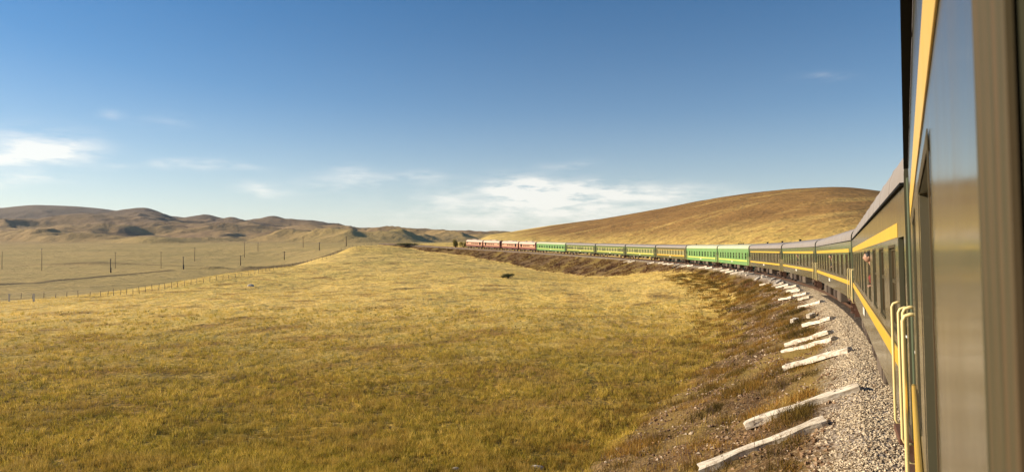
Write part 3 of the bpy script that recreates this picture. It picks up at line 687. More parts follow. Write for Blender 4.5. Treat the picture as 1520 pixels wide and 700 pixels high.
def gutter_mesh(hb=HB):
    mb = MB(); mb.box(-hb, hb, YW + .002, YW + .036, 3.535, 3.565); return mb.mesh('gutter')
def win_mesh(w, z0, z1, raised=.005, slim=False):
    mb = MB(); a = w / 2; y0 = YW + .002; y1 = YW + raised
    for f0, f1, h_ in (((0, .035, y0 + .002),) if slim else ()) or ((0, .05, y1), (.056, .105, y1 - .001), (.105, .16, y0 + .0015)):
        mb.box(-a - f1, a + f1, y0, h_, z1 + f0, z1 + f1); mb.box(-a - f1, a + f1, y0, h_ + .004, z0 - f1, z0 - f0)
        mb.box(-a - f1, -a - f0, y0, h_, z0 - f0, z1 + f0); mb.box(a + f0, a + f1, y0, h_, z0 - f0, z1 + f0)
    yi = YW - .048; mb.box(-a, a, yi, yi + .02, z0 + (z1 - z0) * .55, z0 + (z1 - z0) * .6) if raised < .5 else None; mb.box(-a, -a + .035, yi, yi + .02, z0, z1); mb.box(a - .035, a, yi, yi + .02, z0, z1)
    mb.box(-a + .035, a - .035, yi, yi + .02, z1 - .035, z1); mb.box(-a + .035, a - .035, yi, yi + .02, z0, z0 + .035)
    return mb.mesh('window')
def pane_mesh(w, z0, z1):
    mb = MB(); a = w / 2; mb.box(-a + .002, a - .002, YW - .06, YW - .05, z0 + .002, z1 - .002); return mb.mesh('pane')
def stripe_mesh(segs, z0, z1, t=.003):
    mb = MB()
    for a, b in segs:
        if t > .01: mb.box(a, b, YW + .002, YW + t, z0, z1, .011)
        elif t > .0035: mb.box(a, b, YW + .001, YW + t, z0, z1)
        else: mb.add([(a, YW + t, z0), (b, YW + t, z0), (b, YW + t, z1), (a, YW + t, z1)], [(3, 2, 1, 0)])
    return mb.mesh('stripe')
def door_meshes(a, b):
    d = MB(); yi = YW - .06; d.box(a + .01, b - .01, yi - .03, yi, 1.10, 3.0); d.box(a + .05, b - .05, yi, yi + .012, 1.16, 1.85, .005)
    w = MB(); c = (a + b) / 2; w.box(c - .2, c + .2, yi + .001, yi + .012, 2.05, 2.85)
    hd = MB(); hd.tube([(a + .1, yi, 1.98), (a + .1, yi + .05, 1.98), (a + .24, yi + .05, 1.98)], .012, 6)
    return d.mesh('door'), w.mesh('pane'), hd.mesh('handle')
def rail_mesh(x_, z0=.92, z1=2.30, out=.075):
    y1 = YW + out; mb = MB(); c = .05
    mb.tube([(x_, YW - .01, z1), (x_, y1 - c, z1), (x_, y1 - c * .3, z1 - c * .3), (x_, y1, z1 - c), (x_, y1, z0 + c), (x_, y1 - c * .3, z0 + c * .3), (x_, y1 - c, z0), (x_, YW - .03, z0)], .015, 8)
    return mb.mesh('handrail')
def step_mesh(a, b):
    mb = MB()
    mb.box(a, b, YW - .2, YW + .10, .88, .95, .01)
    for z_, o_ in ((.62, .02), (.36, .04)): mb.box(a, b, YW - .32 + o_, YW - .03 + o_, z_ - .03, z_)
    mb.box(a - .02, a, YW - .3, YW - .02, .33, .98); mb.box(b, b + .02, YW - .3, YW - .02, .33, .98); return mb.mesh('footstep')
def bogie_meshes():
    fr = MB()
    for y_ in (-1.05, 1.05):
        fr.box(-1.75, 1.75, y_ - .06, y_ + .06, .55, .72, .02); fr.box(-.35, .35, y_ - .09, y_ + .09, .36, .55, .02)
        for x_ in (-1.2, 1.2): fr.box(x_ - .17, x_ + .17, y_ - .09, y_ + .09, .36, .6, .03)
        for x_ in (-.2, .2): fr.tube([(x_, y_, .5), (x_, y_, .9)], .09, 10)
    fr.box(-.3, .3, -1.1, 1.1, .72, .92); fr.tube([(-1.2, -1.05, .457), (-1.2, 1.05, .457)], .08, 10); fr.tube([(1.2, -1.05, .457), (1.2, 1.05, .457)], .08, 10)
    ws = []
    for x_ in (-1.2, 1.2):
        for y_ in (-.76, .76):
            w = MB(); w.tube([(x_, y_ - .065, .457), (x_, y_ - .02, .457), (x_, y_ + .065, .457)], .457, 24)
            w.tube([(x_, y_ + .0651 * np.sign(y_), .457), (x_, y_ + .085 * np.sign(y_), .457)], [.30, .14], 16); ws.append(w.mesh('wheel'))
    return fr.mesh('bogie'), ws
def under_meshes():
    out = []
    for (a, b, z0, mt) in [(-5.2, -3.4, .38, M_TANK), (-2.6, -1.2, .45, M_UNDER), (1.0, 2.8, .42, M_UNDER), (4.2, 5.6, .40, M_TANK)]:
        mb = MB(); mb.box(a, b, .65, 1.42, z0, .97, .04); mb.box(a + .1, b - .1, 1.42, 1.44, z0 + .08, .85, .005); out.append((mb.mesh('equipment_box'), mt))
    tr = MB(); tr.tube([(-.9, 1.0, .95), (-.9, 1.0, .5), (.6, 1.0, .5), (.6, 1.0, .95)], .03, 6); tr.box(-8.0, 8.0, .9, 1.0, .86, .977); tr.tube([(-3, .3, .62), (3, .3, .62)], .2, 12)
    out.append((tr.mesh('brake_rigging'), M_UNDER)); return out
def bellows_mesh(sx, hb=HB):
    mb = MB(); x_ = hb
    for k in range(5):
        w = 1.0 if k % 2 else .93; x1 = x_ + .09
        mb.box(min(sx * x_, sx * x1), max(sx * x_, sx * x1), -w, w, 1.05, 3.45 + (w - .93)); x_ = x1
    for y_ in (YW - .12, ): mb.box(min(sx * hb, sx * (hb + .16)), max(sx * hb, sx * (hb + .16)), y_ - .1, y_ + .1, 1.0, 3.9 - .3)
    return mb.mesh('gangway_bellows')
def vents_mesh(xs):
    ms = []
    for x_ in xs:
        mb = MB(); mb.tube([(x_, .25, 4.2), (x_, .25, 4.38)], .1, 8); mb.tube([(x_, .25, 4.38), (x_, .25, 4.46)], [.17, .11], 8); ms.append(mb.mesh('roof_vent'))
    return ms
def board_mesh():
    mb = MB(); mb.box(-.42, .42, YW + .012, YW + .03, 1.32, 1.50, .004)
    return mb.mesh('destination_board')

opens_std = [(c - WW / 2, c + WW / 2, WZ0, WZ1) for c in WIN] + [(a, b, 1.06, 3.03) for a, b in DOORS]
SEG = [(-10.90, 10.90)]
ME = dict(body=body_mesh(opens_std), roof=roof_mesh(), gutter=gutter_mesh(), win=win_mesh(WW, WZ0, WZ1), winslim=win_mesh(WW, WZ0, WZ1, slim=True), pane=pane_mesh(WW, WZ0, WZ1), low=stripe_mesh(SEG, 1.56, 1.76, .030), up=stripe_mesh([(-10.9, 10.9)], 3.04, 3.20, .004),
          midlow=stripe_mesh(SEG, 1.60, 1.80), band=stripe_mesh([(-10.6, 10.6)], 1.84, 1.92), band2=stripe_mesh([(-10.6, 10.6)], 2.99, 3.06),
          doors=[door_meshes(*q) for q in DOORS], rails=[rail_mesh(x_) for x_ in (10.83, 11.70, -10.83, -11.70)], steps=[step_mesh(*q) for q in DOORS],
          bogie=bogie_meshes(), under=under_meshes(), bell=[bellows_mesh(1), bellows_mesh(-1)], board=board_mesh())
def use(me, name, m_, parent, x_=0):
    if not me.materials: me.materials.append(m_)
    o = bpy.data.objects.new(name, me); COL.objects.link(o); o.parent = parent; o.location.x = x_
    if me.materials[0] is not m_: o.material_slots[0].link = 'OBJECT'; o.material_slots[0].material = m_
    return o
def car_matrix(s0, s1, cant=CANT):
    x0, y0 = path(s0); x1, y1 = path(s1); z0 = float(rail_z(s0)); z1 = float(rail_z(s1))
    a = Vector((float(x1 - x0), float(y1 - y0), z1 - z0)); L = a.length; a.normalize()
    l_ = Vector((0, 0, 1)).cross(a).normalized(); u_ = a.cross(l_)
    # lean to the inside of the curve
    l2 = l_ * math.cos(cant) - u_ * math.sin(cant); u2_ = u_ * math.cos(cant) + l_ * math.sin(cant)
    sag = L * L * .0031 / 8 if L > 5 else 0
    c = Vector((float(x0 + x1) / 2, float(y0 + y1) / 2, (z0 + z1) / 2)) - l_ * (EYE * math.sin(cant))
    return Matrix(((a.x, l2.x, u2_.x, c.x), (a.y, l2.y, u2_.y, c.y), (a.z, l2.z, u2_.z, c.z), (0, 0, 0, 1)))
def running_gear(t, half, m2=None):
    for x_ in (half, -half):
        b = use(ME['bogie'][0], 'bogie', M_UNDER, t, x_)
        for wm in ME['bogie'][1]: use(wm, 'wheel', M_WHEEL, b)
def carriage(s0, s1, label, style, open_win=None, vents=(), body=None, wins=None):
    t = empty('railway_carriage', car_matrix(s0, s1)); props(t, label, 'railway carriage', 'carriages of the train')
    pm, rm, sm, gm = {'olive': (M_OLIVE, M_ROOF, M_YEL, P_OLIVE), 'green': (M_GREEN, M_ROOF, M_LIME, P_CREAM), 'bright': (M_BRIGHT, M_ROOFG, M_LIME, P_DARK)}[style]
    use(body or ME['body'], 'body', pm, t); r_ = use(ME['roof'], 'roof', rm, t); use(ME['gutter'], 'gutter', M_BLACK if style == 'olive' else pm, t)  # olive gutters coloured black for the shadow under the roof edge
    use(ME['low'], 'lower_stripe', sm, t)
    if style == 'olive': use(ME['up'], 'upper_stripe', sm, t)
    if style == 'green': use(ME['band'], 'sill_stripe', sm, t); use(ME['band2'], 'upper_stripe', sm, t)
    for k, c in enumerate(WIN):
        w = use(ME['win' if k == open_win else 'winslim'], 'window', M_FRAME if style == 'olive' else (pm if style == 'bright' else M_CREAM), t, c)
        if k != open_win: use(ME['pane'], 'pane', gm, w)
        else:
            sl = MB(); a = WW / 2
            for e0, e1 in ((-a, -a + .03), (a - .03, a)): sl.box(e0, e1, YW - .3, YW - .004, WZ0, WZ1)
            sl.box(-a, a, YW - .3, YW - .004, WZ1 - .03, WZ1); sl.build('window_seal', M_BLACK, w)
    for (dm, wm, hm) in ME['doors']:
        d = use(dm, 'door', M_DOOR if style != 'bright' else M_BRIGHT, t); use(wm, 'pane', P_OLIVE, d); use(hm, 'handle', M_WHITE, d)
    for q in ME['rails']: use(q, 'handrail', M_HAND, t)
    for q in ME['steps']: use(q, 'footstep', M_RUST, t)
    for q in ME['bell']: use(q, 'gangway_bellows', M_BELL, t)
    for me_, mt in ME['under']: use(me_, me_.name.split('.')[0], mt, t)
    running_gear(t, 8.5)
    use(ME['board'], 'destination_board', M_WHITE, t, -.3)
    for vm in vents_mesh(vents): link('roof_vent', vm, M_BLACK, r_)
    return t
LABS = [("olive carriage closest to the viewer, its wall and window frame filling the right edge", 'olive', ()),
        ("olive carriage with tall receding windows, the first one ahead of the near wall", 'olive', ()),
        ("olive carriage with green gleaming flank, second ahead, person leaning out near its middle", 'olive', ()),
        ("olive carriage third ahead of the near wall, a dark head showing at one window", 'olive', (6.5,)),
        ("olive yellow-striped carriage coupled right behind the bright green pair", 'olive', (-6, 4)),
        ("bright green carriage with few dark windows, coupled to the olive carriages", 'bright', (-3, -1.5, 0)),
        ("bright green carriage with an even row of dark windows, front one of a pair", 'bright', (8,)),
        ("dark olive carriage with yellow framed windows, coupled ahead of the bright green pair", 'green', ()),
        ("mid green carriage with cream window band, second ahead of the bright green pair", 'green', ()),
        ("mid green carriage with cream window band, third ahead of the bright green pair", 'green', ()),
        ("mid green carriage with cream window band, second behind the red locomotives", 'green', ()),
        ("bright green carriage with lime panel, coupled directly behind the red locomotives", 'bright', (5,))]
CARS = []
for k, (lb, style, vn) in enumerate(LABS):
    s0 = -LC / 2 + LC * k; CARS.append(carriage(s0, s0 + LC, lb, style, 7 if k == 0 else None, vn))
    if k == 0: CARS[0].location.z += .07
# the carriage ahead of the bright pair is painted dark olive
for o in [q for q in CARS[7].children if q.name.startswith('body')]: o.material_slots[0].link = 'OBJECT'; o.material_slots[0].material = paint('brown_olive_paint', (.095, .10, .042))
for o in [q for q in CARS[7].children if 'stripe' in q.name]: o.material_slots[0].link = 'OBJECT'; o.material_slots[0].material = M_YEL

# ------------------------------------------------------------------ locomotives
M_LORA = paint('faded_maroon_paint', (.17, .035, .025), .45, .35, (.25, .12, .07)); M_LBAND = paint('peach_band_paint', (.60, .31, .19), .45, .4, (.40, .22, .13)); M_LRED = paint('red_sill_paint', (.16, .02, .015), .5, .3)
M_LCRM = mat('cream_roof_paint', (.62, .50, .40), .6, fn=dirty((.62, .50, .40), .35, 1.5, (.30, .22, .16)))
def loco_meshes():
    h = 6.95; b = MB()
    prf = [(1.48, 1.05), (1.48, 3.3), (1.40, 3.6), (1.15, 3.9), (.7, 4.1), (0, 4.18)]
    full = prf + [(-y_, z_) for y_, z_ in prf[::-1][1:]]; n_ = len(full)
    xs = [(-h, 1, 0), (h - 1.3, 1, 0), (h - .55, 1, .0), (h, .86, .0)]
    V = []
    for x_, sc, _ in xs:
        for y_, z_ in full:
            xx = x_ - (max(0, z_ - 2.3) * .38 if x_ == h else 0); V.append((xx, y_ * sc, z_))
    b.add(V, [(i * n_ + k, (i + 1) * n_ + k, (i + 1) * n_ + k + 1, i * n_ + k + 1) for i in range(len(xs) - 1) for k in range(n_ - 1)])
    b.add([V[k] for k in range(n_)], [tuple(range(n_))]); b.add([V[3 * n_ + k] for k in range(n_)], [tuple(range(n_))[::-1]])
    r_ = MB(); pr2 = [(y_ * 1.01, z_ + .012) for y_, z_ in full if z_ >= 3.3]; pr2 = [(1.496, 3.14)] + pr2 + [(-1.496, 3.14)]
    V2 = [(x_, y_, z_) for x_ in (-h + .02, h - .75) for y_, z_ in pr2]; m2 = len(pr2); r_.add(V2, [(k, m2 + k, m2 + k + 1, k + 1) for k in range(m2 - 1)])
    r_.tube([(-3, 0, 4.15), (-3, 0, 4.5)], .35, 10); r_.box(-1, 2.4, -.5, .5, 4.15, 4.38, .04)
    s_ = MB(); s_.box(-h + .01, h - .6, 1.481, 1.50, 1.0, 1.6); s_.box(-h + .01, h - .6, -1.50, -1.481, 1.0, 1.6)
    st = MB(); st.box(-h + .25, h - .7, 1.482, 1.488, 1.72, 2.82)
    gr = MB(); gr.tube([(-5.0, 1.47, 2.5), (-5.0, 1.52, 2.5)], .72, 18)
    for k in range(6): gr.box(-5.55, -4.45, 1.52, 1.54, 2.12 + k * .17, 2.17 + k * .17)
    wi = MB(); wi.box(h - 2.0, h - 1.2, 1.482, 1.50, 2.35, 3.05); wf = MB()
    for y_ in (-.62, .62): wf.add([(h - .02 - .15 * 0 - .0, y_ - .42, 2.45), (h - .02, y_ + .42, 2.45), (h - .29, y_ + .40, 3.15), (h - .29, y_ - .40, 3.15)], [(0, 1, 2, 3)])
    wf2 = MB(); wf2.v = [(x_ + .05, y_ * .86 / .86, z_) for x_, y_, z_ in wf.v]; wf2.f = wf.f; wf2.sm = wf.sm
    vs = []
    for c in (-2.9, -1.5, 0.0, 1.5): q = MB(); q.box(c - .5, c + .5, 1.482, 1.50, 2.1, 2.7); vs.append(q.mesh('side_louvre'))
    tk = MB(); tk.box(-1.6, 1.6, -1.3, 1.3, .35, 1.0, .06); rl = MB()
    for x_ in (h - 2.25, h - .95, -h + .3): rl.tube([(x_, 1.48, 1.2), (x_, 1.55, 1.25), (x_, 1.55, 2.5), (x_, 1.48, 2.55)], .02, 6)
    return dict(body=b.mesh('body'), roof=r_.mesh('roof'), sill=s_.mesh('sill'), stripe=st.mesh('upper_stripe'), grille=gr.mesh('round_grille'), win=wi.mesh('cab_window'), ws=wf2.mesh('windscreen'), vs=vs, tank=tk.mesh('fuel_tank'), rl=rl.mesh('handrail'))
LM = loco_meshes(); sE = LC * 11.5
for k, (lb, flip) in enumerate([("maroon and peach locomotive with cream roof, coupled to the bright green carriage", False), ("second red locomotive counted from the green carriages, dark grille toward its rear end", True),
                                ("third red locomotive counted from the green carriages, dark grille toward its front end", False), ("leading maroon and peach locomotive at the very head of the train", True)]):
    s0 = sE + LL * k; M = car_matrix(s0, s0 + LL)
    # grille end faces its partner
    if not flip: M = M @ Matrix.Rotation(math.pi, 4, 'Z')
    t = empty('locomotive', M); props(t, lb, 'locomotive', 'locomotives heading the train')
    if not flip:      # mirrored so that the detailed side still faces the inside of the curve
        pass
    sgn = 1
    b = use(LM['body'], 'body', M_LORA, t); r_ = use(LM['roof'], 'roof', M_LCRM, t); use(LM['sill'], 'sill', M_LRED, t); use(LM['stripe'], 'side_band', M_LBAND, t)
    g1 = use(LM['grille'], 'round_grille', M_BLACK, t); g2 = use(LM['win'], 'cab_window', P_DARK, t); parts = [g1, g2, use(LM['rl'], 'handrail', M_HAND, t)]
    use(LM['ws'], 'windscreen', P_DARK, t)
    for q in LM['vs']: parts.append(use(q, 'side_louvre', M_FRAME, t))
    if not flip:
        for q in parts + [o for o in t.children if o.name.startswith('side_band')]: q.scale.y = -1
    use(LM['tank'], 'fuel_tank', M_UNDER, t); running_gear(t, 4.4)

# ------------------------------------------------------------------ people leaning out of the windows
M_SKIN = mat('skin', (.42, .24, .16), .55); M_HAIR = mat('dark_hair', (.012, .01, .009), .6)
def leaning_person(car, xw, label, top, sh_=.155, arm=True):
    t = empty('person', car.matrix_world @ Matrix.Translation((xw, YW - .06 - sh_, 2.17)) @ Matrix.Scale(.92, 4))
    props(t, label, 'person', None)
    mb = MB()      # local: +y out of the window, z up from the sill
    mb.tube([(0, -.45, -.30), (0, -.30, -.02), (0, -.08, .26), (0, .10, .46), (0, .17, .54)], [.15, .16, .19, .14, .06], 12)
    mb.tube([(-.20, .04, .40), (.20, .04, .40)], [.085, .085], 10)
    mb.tube([(0, .14, .48), (0, .20, .60)], [.062, .056], 10)
    mb.ball((0, .25, .70), (.078, .098, .118), 14); mb.ball((0, .345, .685), (.016, .02, .022), 8)      # head, nose
    for sx in (-1, 1): mb.ball((sx * .078, .235, .70), (.014, .026, .032), 8)
    for sx in (-1, 1):
        el = (sx * .30, .20, .20) if sx < 0 or arm else (sx * .26, .1, .14); hd = (sx * .20, .16, .05)
        mb.tube([(sx * .2, .04, .40), el, hd], [.058, .045, .032], 10)
        mb.ball((hd[0], hd[1] + .03, hd[2] - .015), (.04, .048, .02), 8)
        for q in range(4): fx = hd[0] + (q - 1.5) * .021; mb.tube([(fx, hd[1] + .06, hd[2] - .01), (fx, hd[1] + .10 + .008 * (1.5 - abs(q - 1.5)), hd[2] - .018), (fx, hd[1] + .115, hd[2] - .05)], [.011, .010, .008], 6)
        mb.tube([(hd[0] - sx * .035, hd[1] + .03, hd[2] - .01), (hd[0] - sx * .062, hd[1] + .06, hd[2] - .02)], [.012, .009], 6)
    raw = mb.build('raw_body', None); rm = raw.modifiers.new('r', 'REMESH'); rm.mode = 'VOXEL'; rm.voxel_size = .010; rm.use_smooth_shade = True
    dg = bpy.context.evaluated_depsgraph_get(); me = bpy.data.meshes.new_from_object(raw.evaluated_get(dg)); bpy.data.objects.remove(raw)
    bd = link('body', me, M_SKIN, t)
    sh = MB()     # shirt: a slightly larger skin over torso and upper arms
    sh.tube([(0, -.46, -.31), (0, -.30, -.02), (0, -.08, .26), (0, .10, .46), (0, .145, .505)], [.165, .175, .205, .155, .075], 14); sh.tube([(-.215, .035, .40), (.215, .035, .40)], [.1, .1], 12)
    for sx in (-1, 1):
        el = Vector((sx * .30, .20, .20)) if sx < 0 or arm else Vector((sx * .26, .1, .14)); sh.tube([(sx * .2, .04, .40), el, el * .25 + Vector((sx * .20, .16, .05)) * .75], [.076, .060, .044], 10)
    raw = sh.build('raw_shirt', None); rm = raw.modifiers.new('r', 'REMESH'); rm.mode = 'VOXEL'; rm.voxel_size = .014; rm.use_smooth_shade = True
    bpy.context.view_layer.update(); dg = bpy.context.evaluated_depsgraph_get(); me = bpy.data.meshes.new_from_object(raw.evaluated_get(dg)); bpy.data.objects.remove(raw)
    link('shirt', me, top, t)
    hr = MB(); hr.ball((0, .232, .725), (.086, .098, .112), 14); hr.build('hair', M_HAIR, t)
    return t
bpy.context.view_layer.update()
M_RED = mat('dark_red_cloth', (.16, .02, .015), .85); M_BLK = mat('black_cloth', (.02, .02, .022), .85)
leaning_person(CARS[1], WIN[3], 'dark haired person in a dark red top leaning far out of a near carriage window', M_RED)
leaning_person(CARS[2], WIN[4], 'person in black leaning out of the second carriage ahead, small and dark', M_BLK)
leaning_person(CARS[3], WIN[4], 'person in black leaning out of the third carriage ahead, just a dark dot', M_BLK)

# ------------------------------------------------------------------ discarded sleepers
def m_slp(h, p, out):
    oc = h.n('ShaderNodeTexCoord').outputs['Object']; r_ = h.n('ShaderNodeObjectInfo').outputs['Random']
    n1 = h.noise(h.v('MULTIPLY', oc, (.8, 5, 5)), 2.5, 6, .65); n2 = h.noise(oc, 9, 5, .7)
    c = h.mix(r_, (.64, .58, .48), (.80, .75, .66)); c = h.mix(h.m('MULTIPLY', h.ramp(n1, .44, .62), .85), c, (.30, .24, .17)); c = h.mix(h.m('MULTIPLY', h.ramp(n2, .54, .68), .8), c, (.22, .16, .11))
    h.l.new(c, p.inputs['Base Color']); bump(h, p, h.m('ADD', n1, h.m('MULTIPLY', n2, .6)), .7, .03)
M_SLP = mat('weathered_sleeper', (.7, .66, .6), .9, spec=.15, fn=m_slp)
M_HOLE = mat('rust_stain', (.07, .04, .025), .9)
def sleeper(p, q, label, group, L=None, waist=.0, wid=.35, hgt=.19, sunk=.40):
    """p is the end toward the track, q the lower end, both on the ground"""
    d = (q - p); Lm = d.length if L is None else L; Lm = min(max(Lm, .5), 2.75); d.normalize()
    n_ = Vector((0, 0, 1)); side = n_.cross(d).normalized(); up = d.cross(side)
    c = p + d * (Lm / 2) + up * (hgt * (.5 - sunk) + .05)
    nx = max(8, int(Lm / .11)); bm = bmesh.new(); ph = random.uniform(0, 50)
    rings = []
    for i_ in range(nx + 1):
        f_ = i_ / nx; x_ = (f_ - .5) * Lm; w_ = wid * (1 + .16 * math.sin(ph + f_ * 4.1)) * (1 - waist * math.exp(-((f_ - .5) / .16) ** 2)) * (1 + .05 * math.sin(ph + f_ * 9)); h_ = hgt * (1 - .5 * waist * math.exp(-((f_ - .5) / .16) ** 2))
        if i_ in (0, nx): w_ *= .94; h_ *= .94
        pr = []
        for a, b in [(-.5, -.5), (-.5, .36), (-.36, .5), (0, .52), (.36, .5), (.5, .36), (.5, -.5)]:
            j1 = .03 * math.sin(ph * 3 + a * 4 + f_ * 7.3) * math.sin(ph + f_ * 17); j2 = .016 * math.sin(ph * 5 + a * 6 + f_ * 11); pr.append(bm.verts.new((x_ + (random.uniform(-.03, .03) if i_ in (0, nx) else 0), a * w_ + j1, b * h_ + j2 + .01 * math.sin(ph * 2 + f_ * 5))))
        rings.append(pr)
    for a, b in zip(rings[:-1], rings[1:]):
        for k in range(7): bm.faces.new((a[k], a[(k + 1) % 7], b[(k + 1) % 7], b[k]))
    bm.faces.new(rings[0][::-1]); bm.faces.new(rings[-1]); bmesh.ops.recalc_face_normals(bm, faces=bm.faces)
    me = bpy.data.meshes.new('discarded_sleeper'); bm.to_mesh(me); bm.free()
    o = link('discarded_sleeper', me, M_SLP); M = Matrix((d, side, up)).transposed().to_4x4(); M.translation = c
    o.matrix_world = M; props(o, label, 'railway sleeper', group); return o, Lm
GRP = 'discarded sleepers lying along the embankment'
NEARS = [((1228, 632), (1040, 700), 'long pale sleeper nearest the viewer, lying at the bottom edge of the slope', .28),
         ((1278, 578), (1095, 640), 'long grey sleeper second nearest, its top end pushed into the gravel', .12),
         ((1263, 522), (1167, 549), 'straight clean white sleeper with bolt holes and a dark sawn end', 0),
         ((1240, 505), (1140, 532), 'low broken sleeper lying just under a slanted white one, with a gap in the middle', .3),
         ((1234, 495), (1166, 514), 'slanted white sleeper with a black end, upper one of the touching pair', .2),
         ((1237, 475), (1179, 488), 'single white sleeper above the touching pair, beside a small stump', .12),
         ((1221, 449), (1176, 461), 'white sleeper with a black rounded end pointing at the rails, above the stump', .15)]
for p_, q_, lb, wa in NEARS:
    P_ = at(*p_); Q_ = at(*q_); o, Lm = sleeper(P_, Q_, lb, GRP, waist=wa)
    hb_ = MB()
    for f_ in (-.36, -.31, .30, .35):
        x_ = f_ * Lm; hb_.tube([(x_, .02, .17 * .49), (x_, .02, .17 * .55)], [.028, .024], 8)
    hb_.build('bolt_hole', M_HOLE, o)
for (px_, py_, lb) in [(1208, 471, 'short pale sleeper stump standing out of the gravel between two white sleepers'), (1184, 478, 'rounded sleeper stump with a dark end, left of the sleeper beside it')]:
    P_ = at(px_, py_); ax = Vector((-.35, -.25, -.05)); sleeper(P_, P_ + ax, lb, GRP, L=.6, sunk=.1, wid=.27, hgt=.24)
MID = [((1204, 443), (1187, 447)), ((1177, 443.5), (1136, 450)), ((1199, 438), (1181, 441)), ((1187, 430.5), (1169, 435)), ((1184, 426), (1145, 431.5)), ((1165, 420.5), (1147, 427)),
       ((1150, 414), (1142, 419)), ((1133, 409.5), (1129, 416)), ((1144, 422), (1121, 426.5)), ((1190, 433), (1160, 436)), ((1172, 424), (1150, 429)), ((1158, 417), (1150, 423)), ((1140, 411.5), (1131, 413)), ((1127, 413), (1121, 417))]
for p_, q_ in MID: sleeper(at(*p_), at(*q_), 'one of the white sleepers heaped beside the olive carriages, beyond the rounded black ended one', 'heaped sleepers beside the olive carriages', waist=random.uniform(0, .3), sunk=.1)
FAR = [((1120, 407), (1107, 410)), ((1105, 404), (1085, 408)), ((1095, 402.5), (1078, 405)), ((1084, 401), (1064, 404)), ((1073, 399), (1060, 401.5)), ((1058, 398), (1042, 400.5)), ((1050, 396.5), (1036, 399)), ((1030, 394.5), (1019, 397)), ((1018, 393.5), (1004, 399)),
       ((1009, 393), (998, 399)), ((993, 392), (978, 394.5)), ((986, 391), (968, 393.5)), ((972, 390.5), (959, 393)), ((943, 388), (932, 391.6)), ((936, 387.5), (921, 392)), ((1024, 394.5), (1012, 397)), ((1001, 392.5), (988, 395)), ((1090, 403.5), (1075, 406.5)), ((1112, 405.5), (1098, 408.5))]
for p_, q_ in FAR: sleeper(at(*p_), at(*q_), 'one of the small far white sleepers strewn below the green carriages', 'far sleepers below the green carriages', waist=random.uniform(0, .3), sunk=.05, wid=.34, hgt=.26)

# ------------------------------------------------------------------ poles on the plain
M_POLE = mat('weathered_pole_wood', (.055, .042, .032), .9, fn=dirty((.055, .042, .032), .4, 3)); M_INS = mat('insulator', (.5, .5, .48), .3)
def pole(px_, ytop, ybase, label, arms=1, thick=.16, stub=False):
    b = at(px_, ybase, 1500); H = (ybase - ytop) / F * b.y; t = empty('telegraph_pole', loc=b); props(t, label, 'telegraph pole', 'poles crossing the plain')
    m = MB(); m.tube([(0, 0, -.4), (0, 0, H * .5), (random.uniform(-.1, .1), 0, H)], [thick, thick * .9, thick * .75], 8)
    m.build('mast', M_POLE, t)
    if stub: m = MB(); m.tube([(.25, 0, -.3), (.22, 0, H * .38)], [thick * 1.2, thick * 1.1], 8); m.build('footing_post', M_POLE, t)
    for k in range(arms):
        a = MB(); z_ = H - .35 - .7 * k; a.box(-.95, .95, -.06, .06, z_ - .06, z_ + .06); c = a.build('crossarm', M_POLE, t)
        for x_ in (-.85, -.4, .4, .85): i_ = MB(); i_.tube([(x_, 0, z_ + .06), (x_, 0, z_ + .24)], [.05, .07], 6); i_.build('insulator', M_INS, c)
    return b, H
PA = [(164, 384, 404.5, 'stout dark pole, left of the front row, just above the dirt track'), (272, 381, 399.5, 'stout dark pole left of the small dark mound'), (357, 380, 394, 'stout dark pole right of the small dark mound'),
      (422, 374, 386, 'short dark pole beside the dark end of the rising track'), (474, 361, 371.5, 'short pole close to the golden ridge, before the last one'), (514, 352, 366, 'pale tall pole at the top of the golden ridge')]
PB = [(3, 373, 400, 'thin tall pole at the left edge of the picture'), (62, 369, 402, 'tallest thin pole, second from the left edge'), (171, 374, 398.5, 'thin pole standing right behind the leftmost stout pole'), (239, 374, 398, 'thin pole between the two leftmost stout poles, nearer the right one'),
      (289, 368, 388, 'thin pole straight above the left end of the small dark mound'), (363, 359, 381, 'thin pole above the right end of the small dark mound'), (383, 360, 372, 'thin far pole beside the middle of the plain'), (450, 353, 368, 'thin far pole on the rising plain left of the ridge')]
LA = [pole(a, b, c, d, 1, .24, a < 300) for a, b, c, d in PA]; LB = [pole(a, b, c, d, 0 if a < 60 else 1, .15) for a, b, c, d in PB]

# ------------------------------------------------------------------ wire fence along the edge of the golden field
M_POST = mat('fence_post_wood', (.14, .11, .08), .9); M_CONC = mat('whitewashed_post', (.62, .60, .55), .8, fn=dirty((.62, .60, .55), .4, 6)); M_WIRE = mat('fence_wire', (.12, .10, .09), .6, .8)
fx = [(-60, 446), (0, 444), (50, 442.5), (80, 441.5), (150, 440), (205, 435.5), (285, 422.5), (375, 408), (411, 399), (450, 391), (486, 384), (513, 368), (566, 364)]
tb_ = np.array(fx, float)
fp = []; px_ = -20.0
while px_ < 566: fp.append((px_, np.interp(px_, tb_[:, 0], tb_[:, 1]))); px_ += 17 if px_ < 150 else (9.5 if px_ < 370 else 5.6)
fb = [at(a, b) for a, b in fp]
t = props(empty('wire_fence', loc=fb[0]), 'long leaning fence of thin dark posts and wire along the golden field edge', 'fence')
for k, b in enumerate(fb):
    m = MB(); hh_ = random.uniform(.85, 1.35); l_ = random.uniform(-.16, .16); r_ = .035 + b.y / 7000; m.tube([b - fb[0] - Vector((0, 0, .4)), b - fb[0] + Vector((l_, 0, hh_))], [r_, r_ * .8], 6); m.build('fence_post', M_POST, t)
for z_ in (.5, .95, 1.3):
    m = MB(); m.tube([b - fb[0] + Vector((0, 0, z_)) for b in fb], .012, 3); m.build('fence_wire', M_WIRE, t)
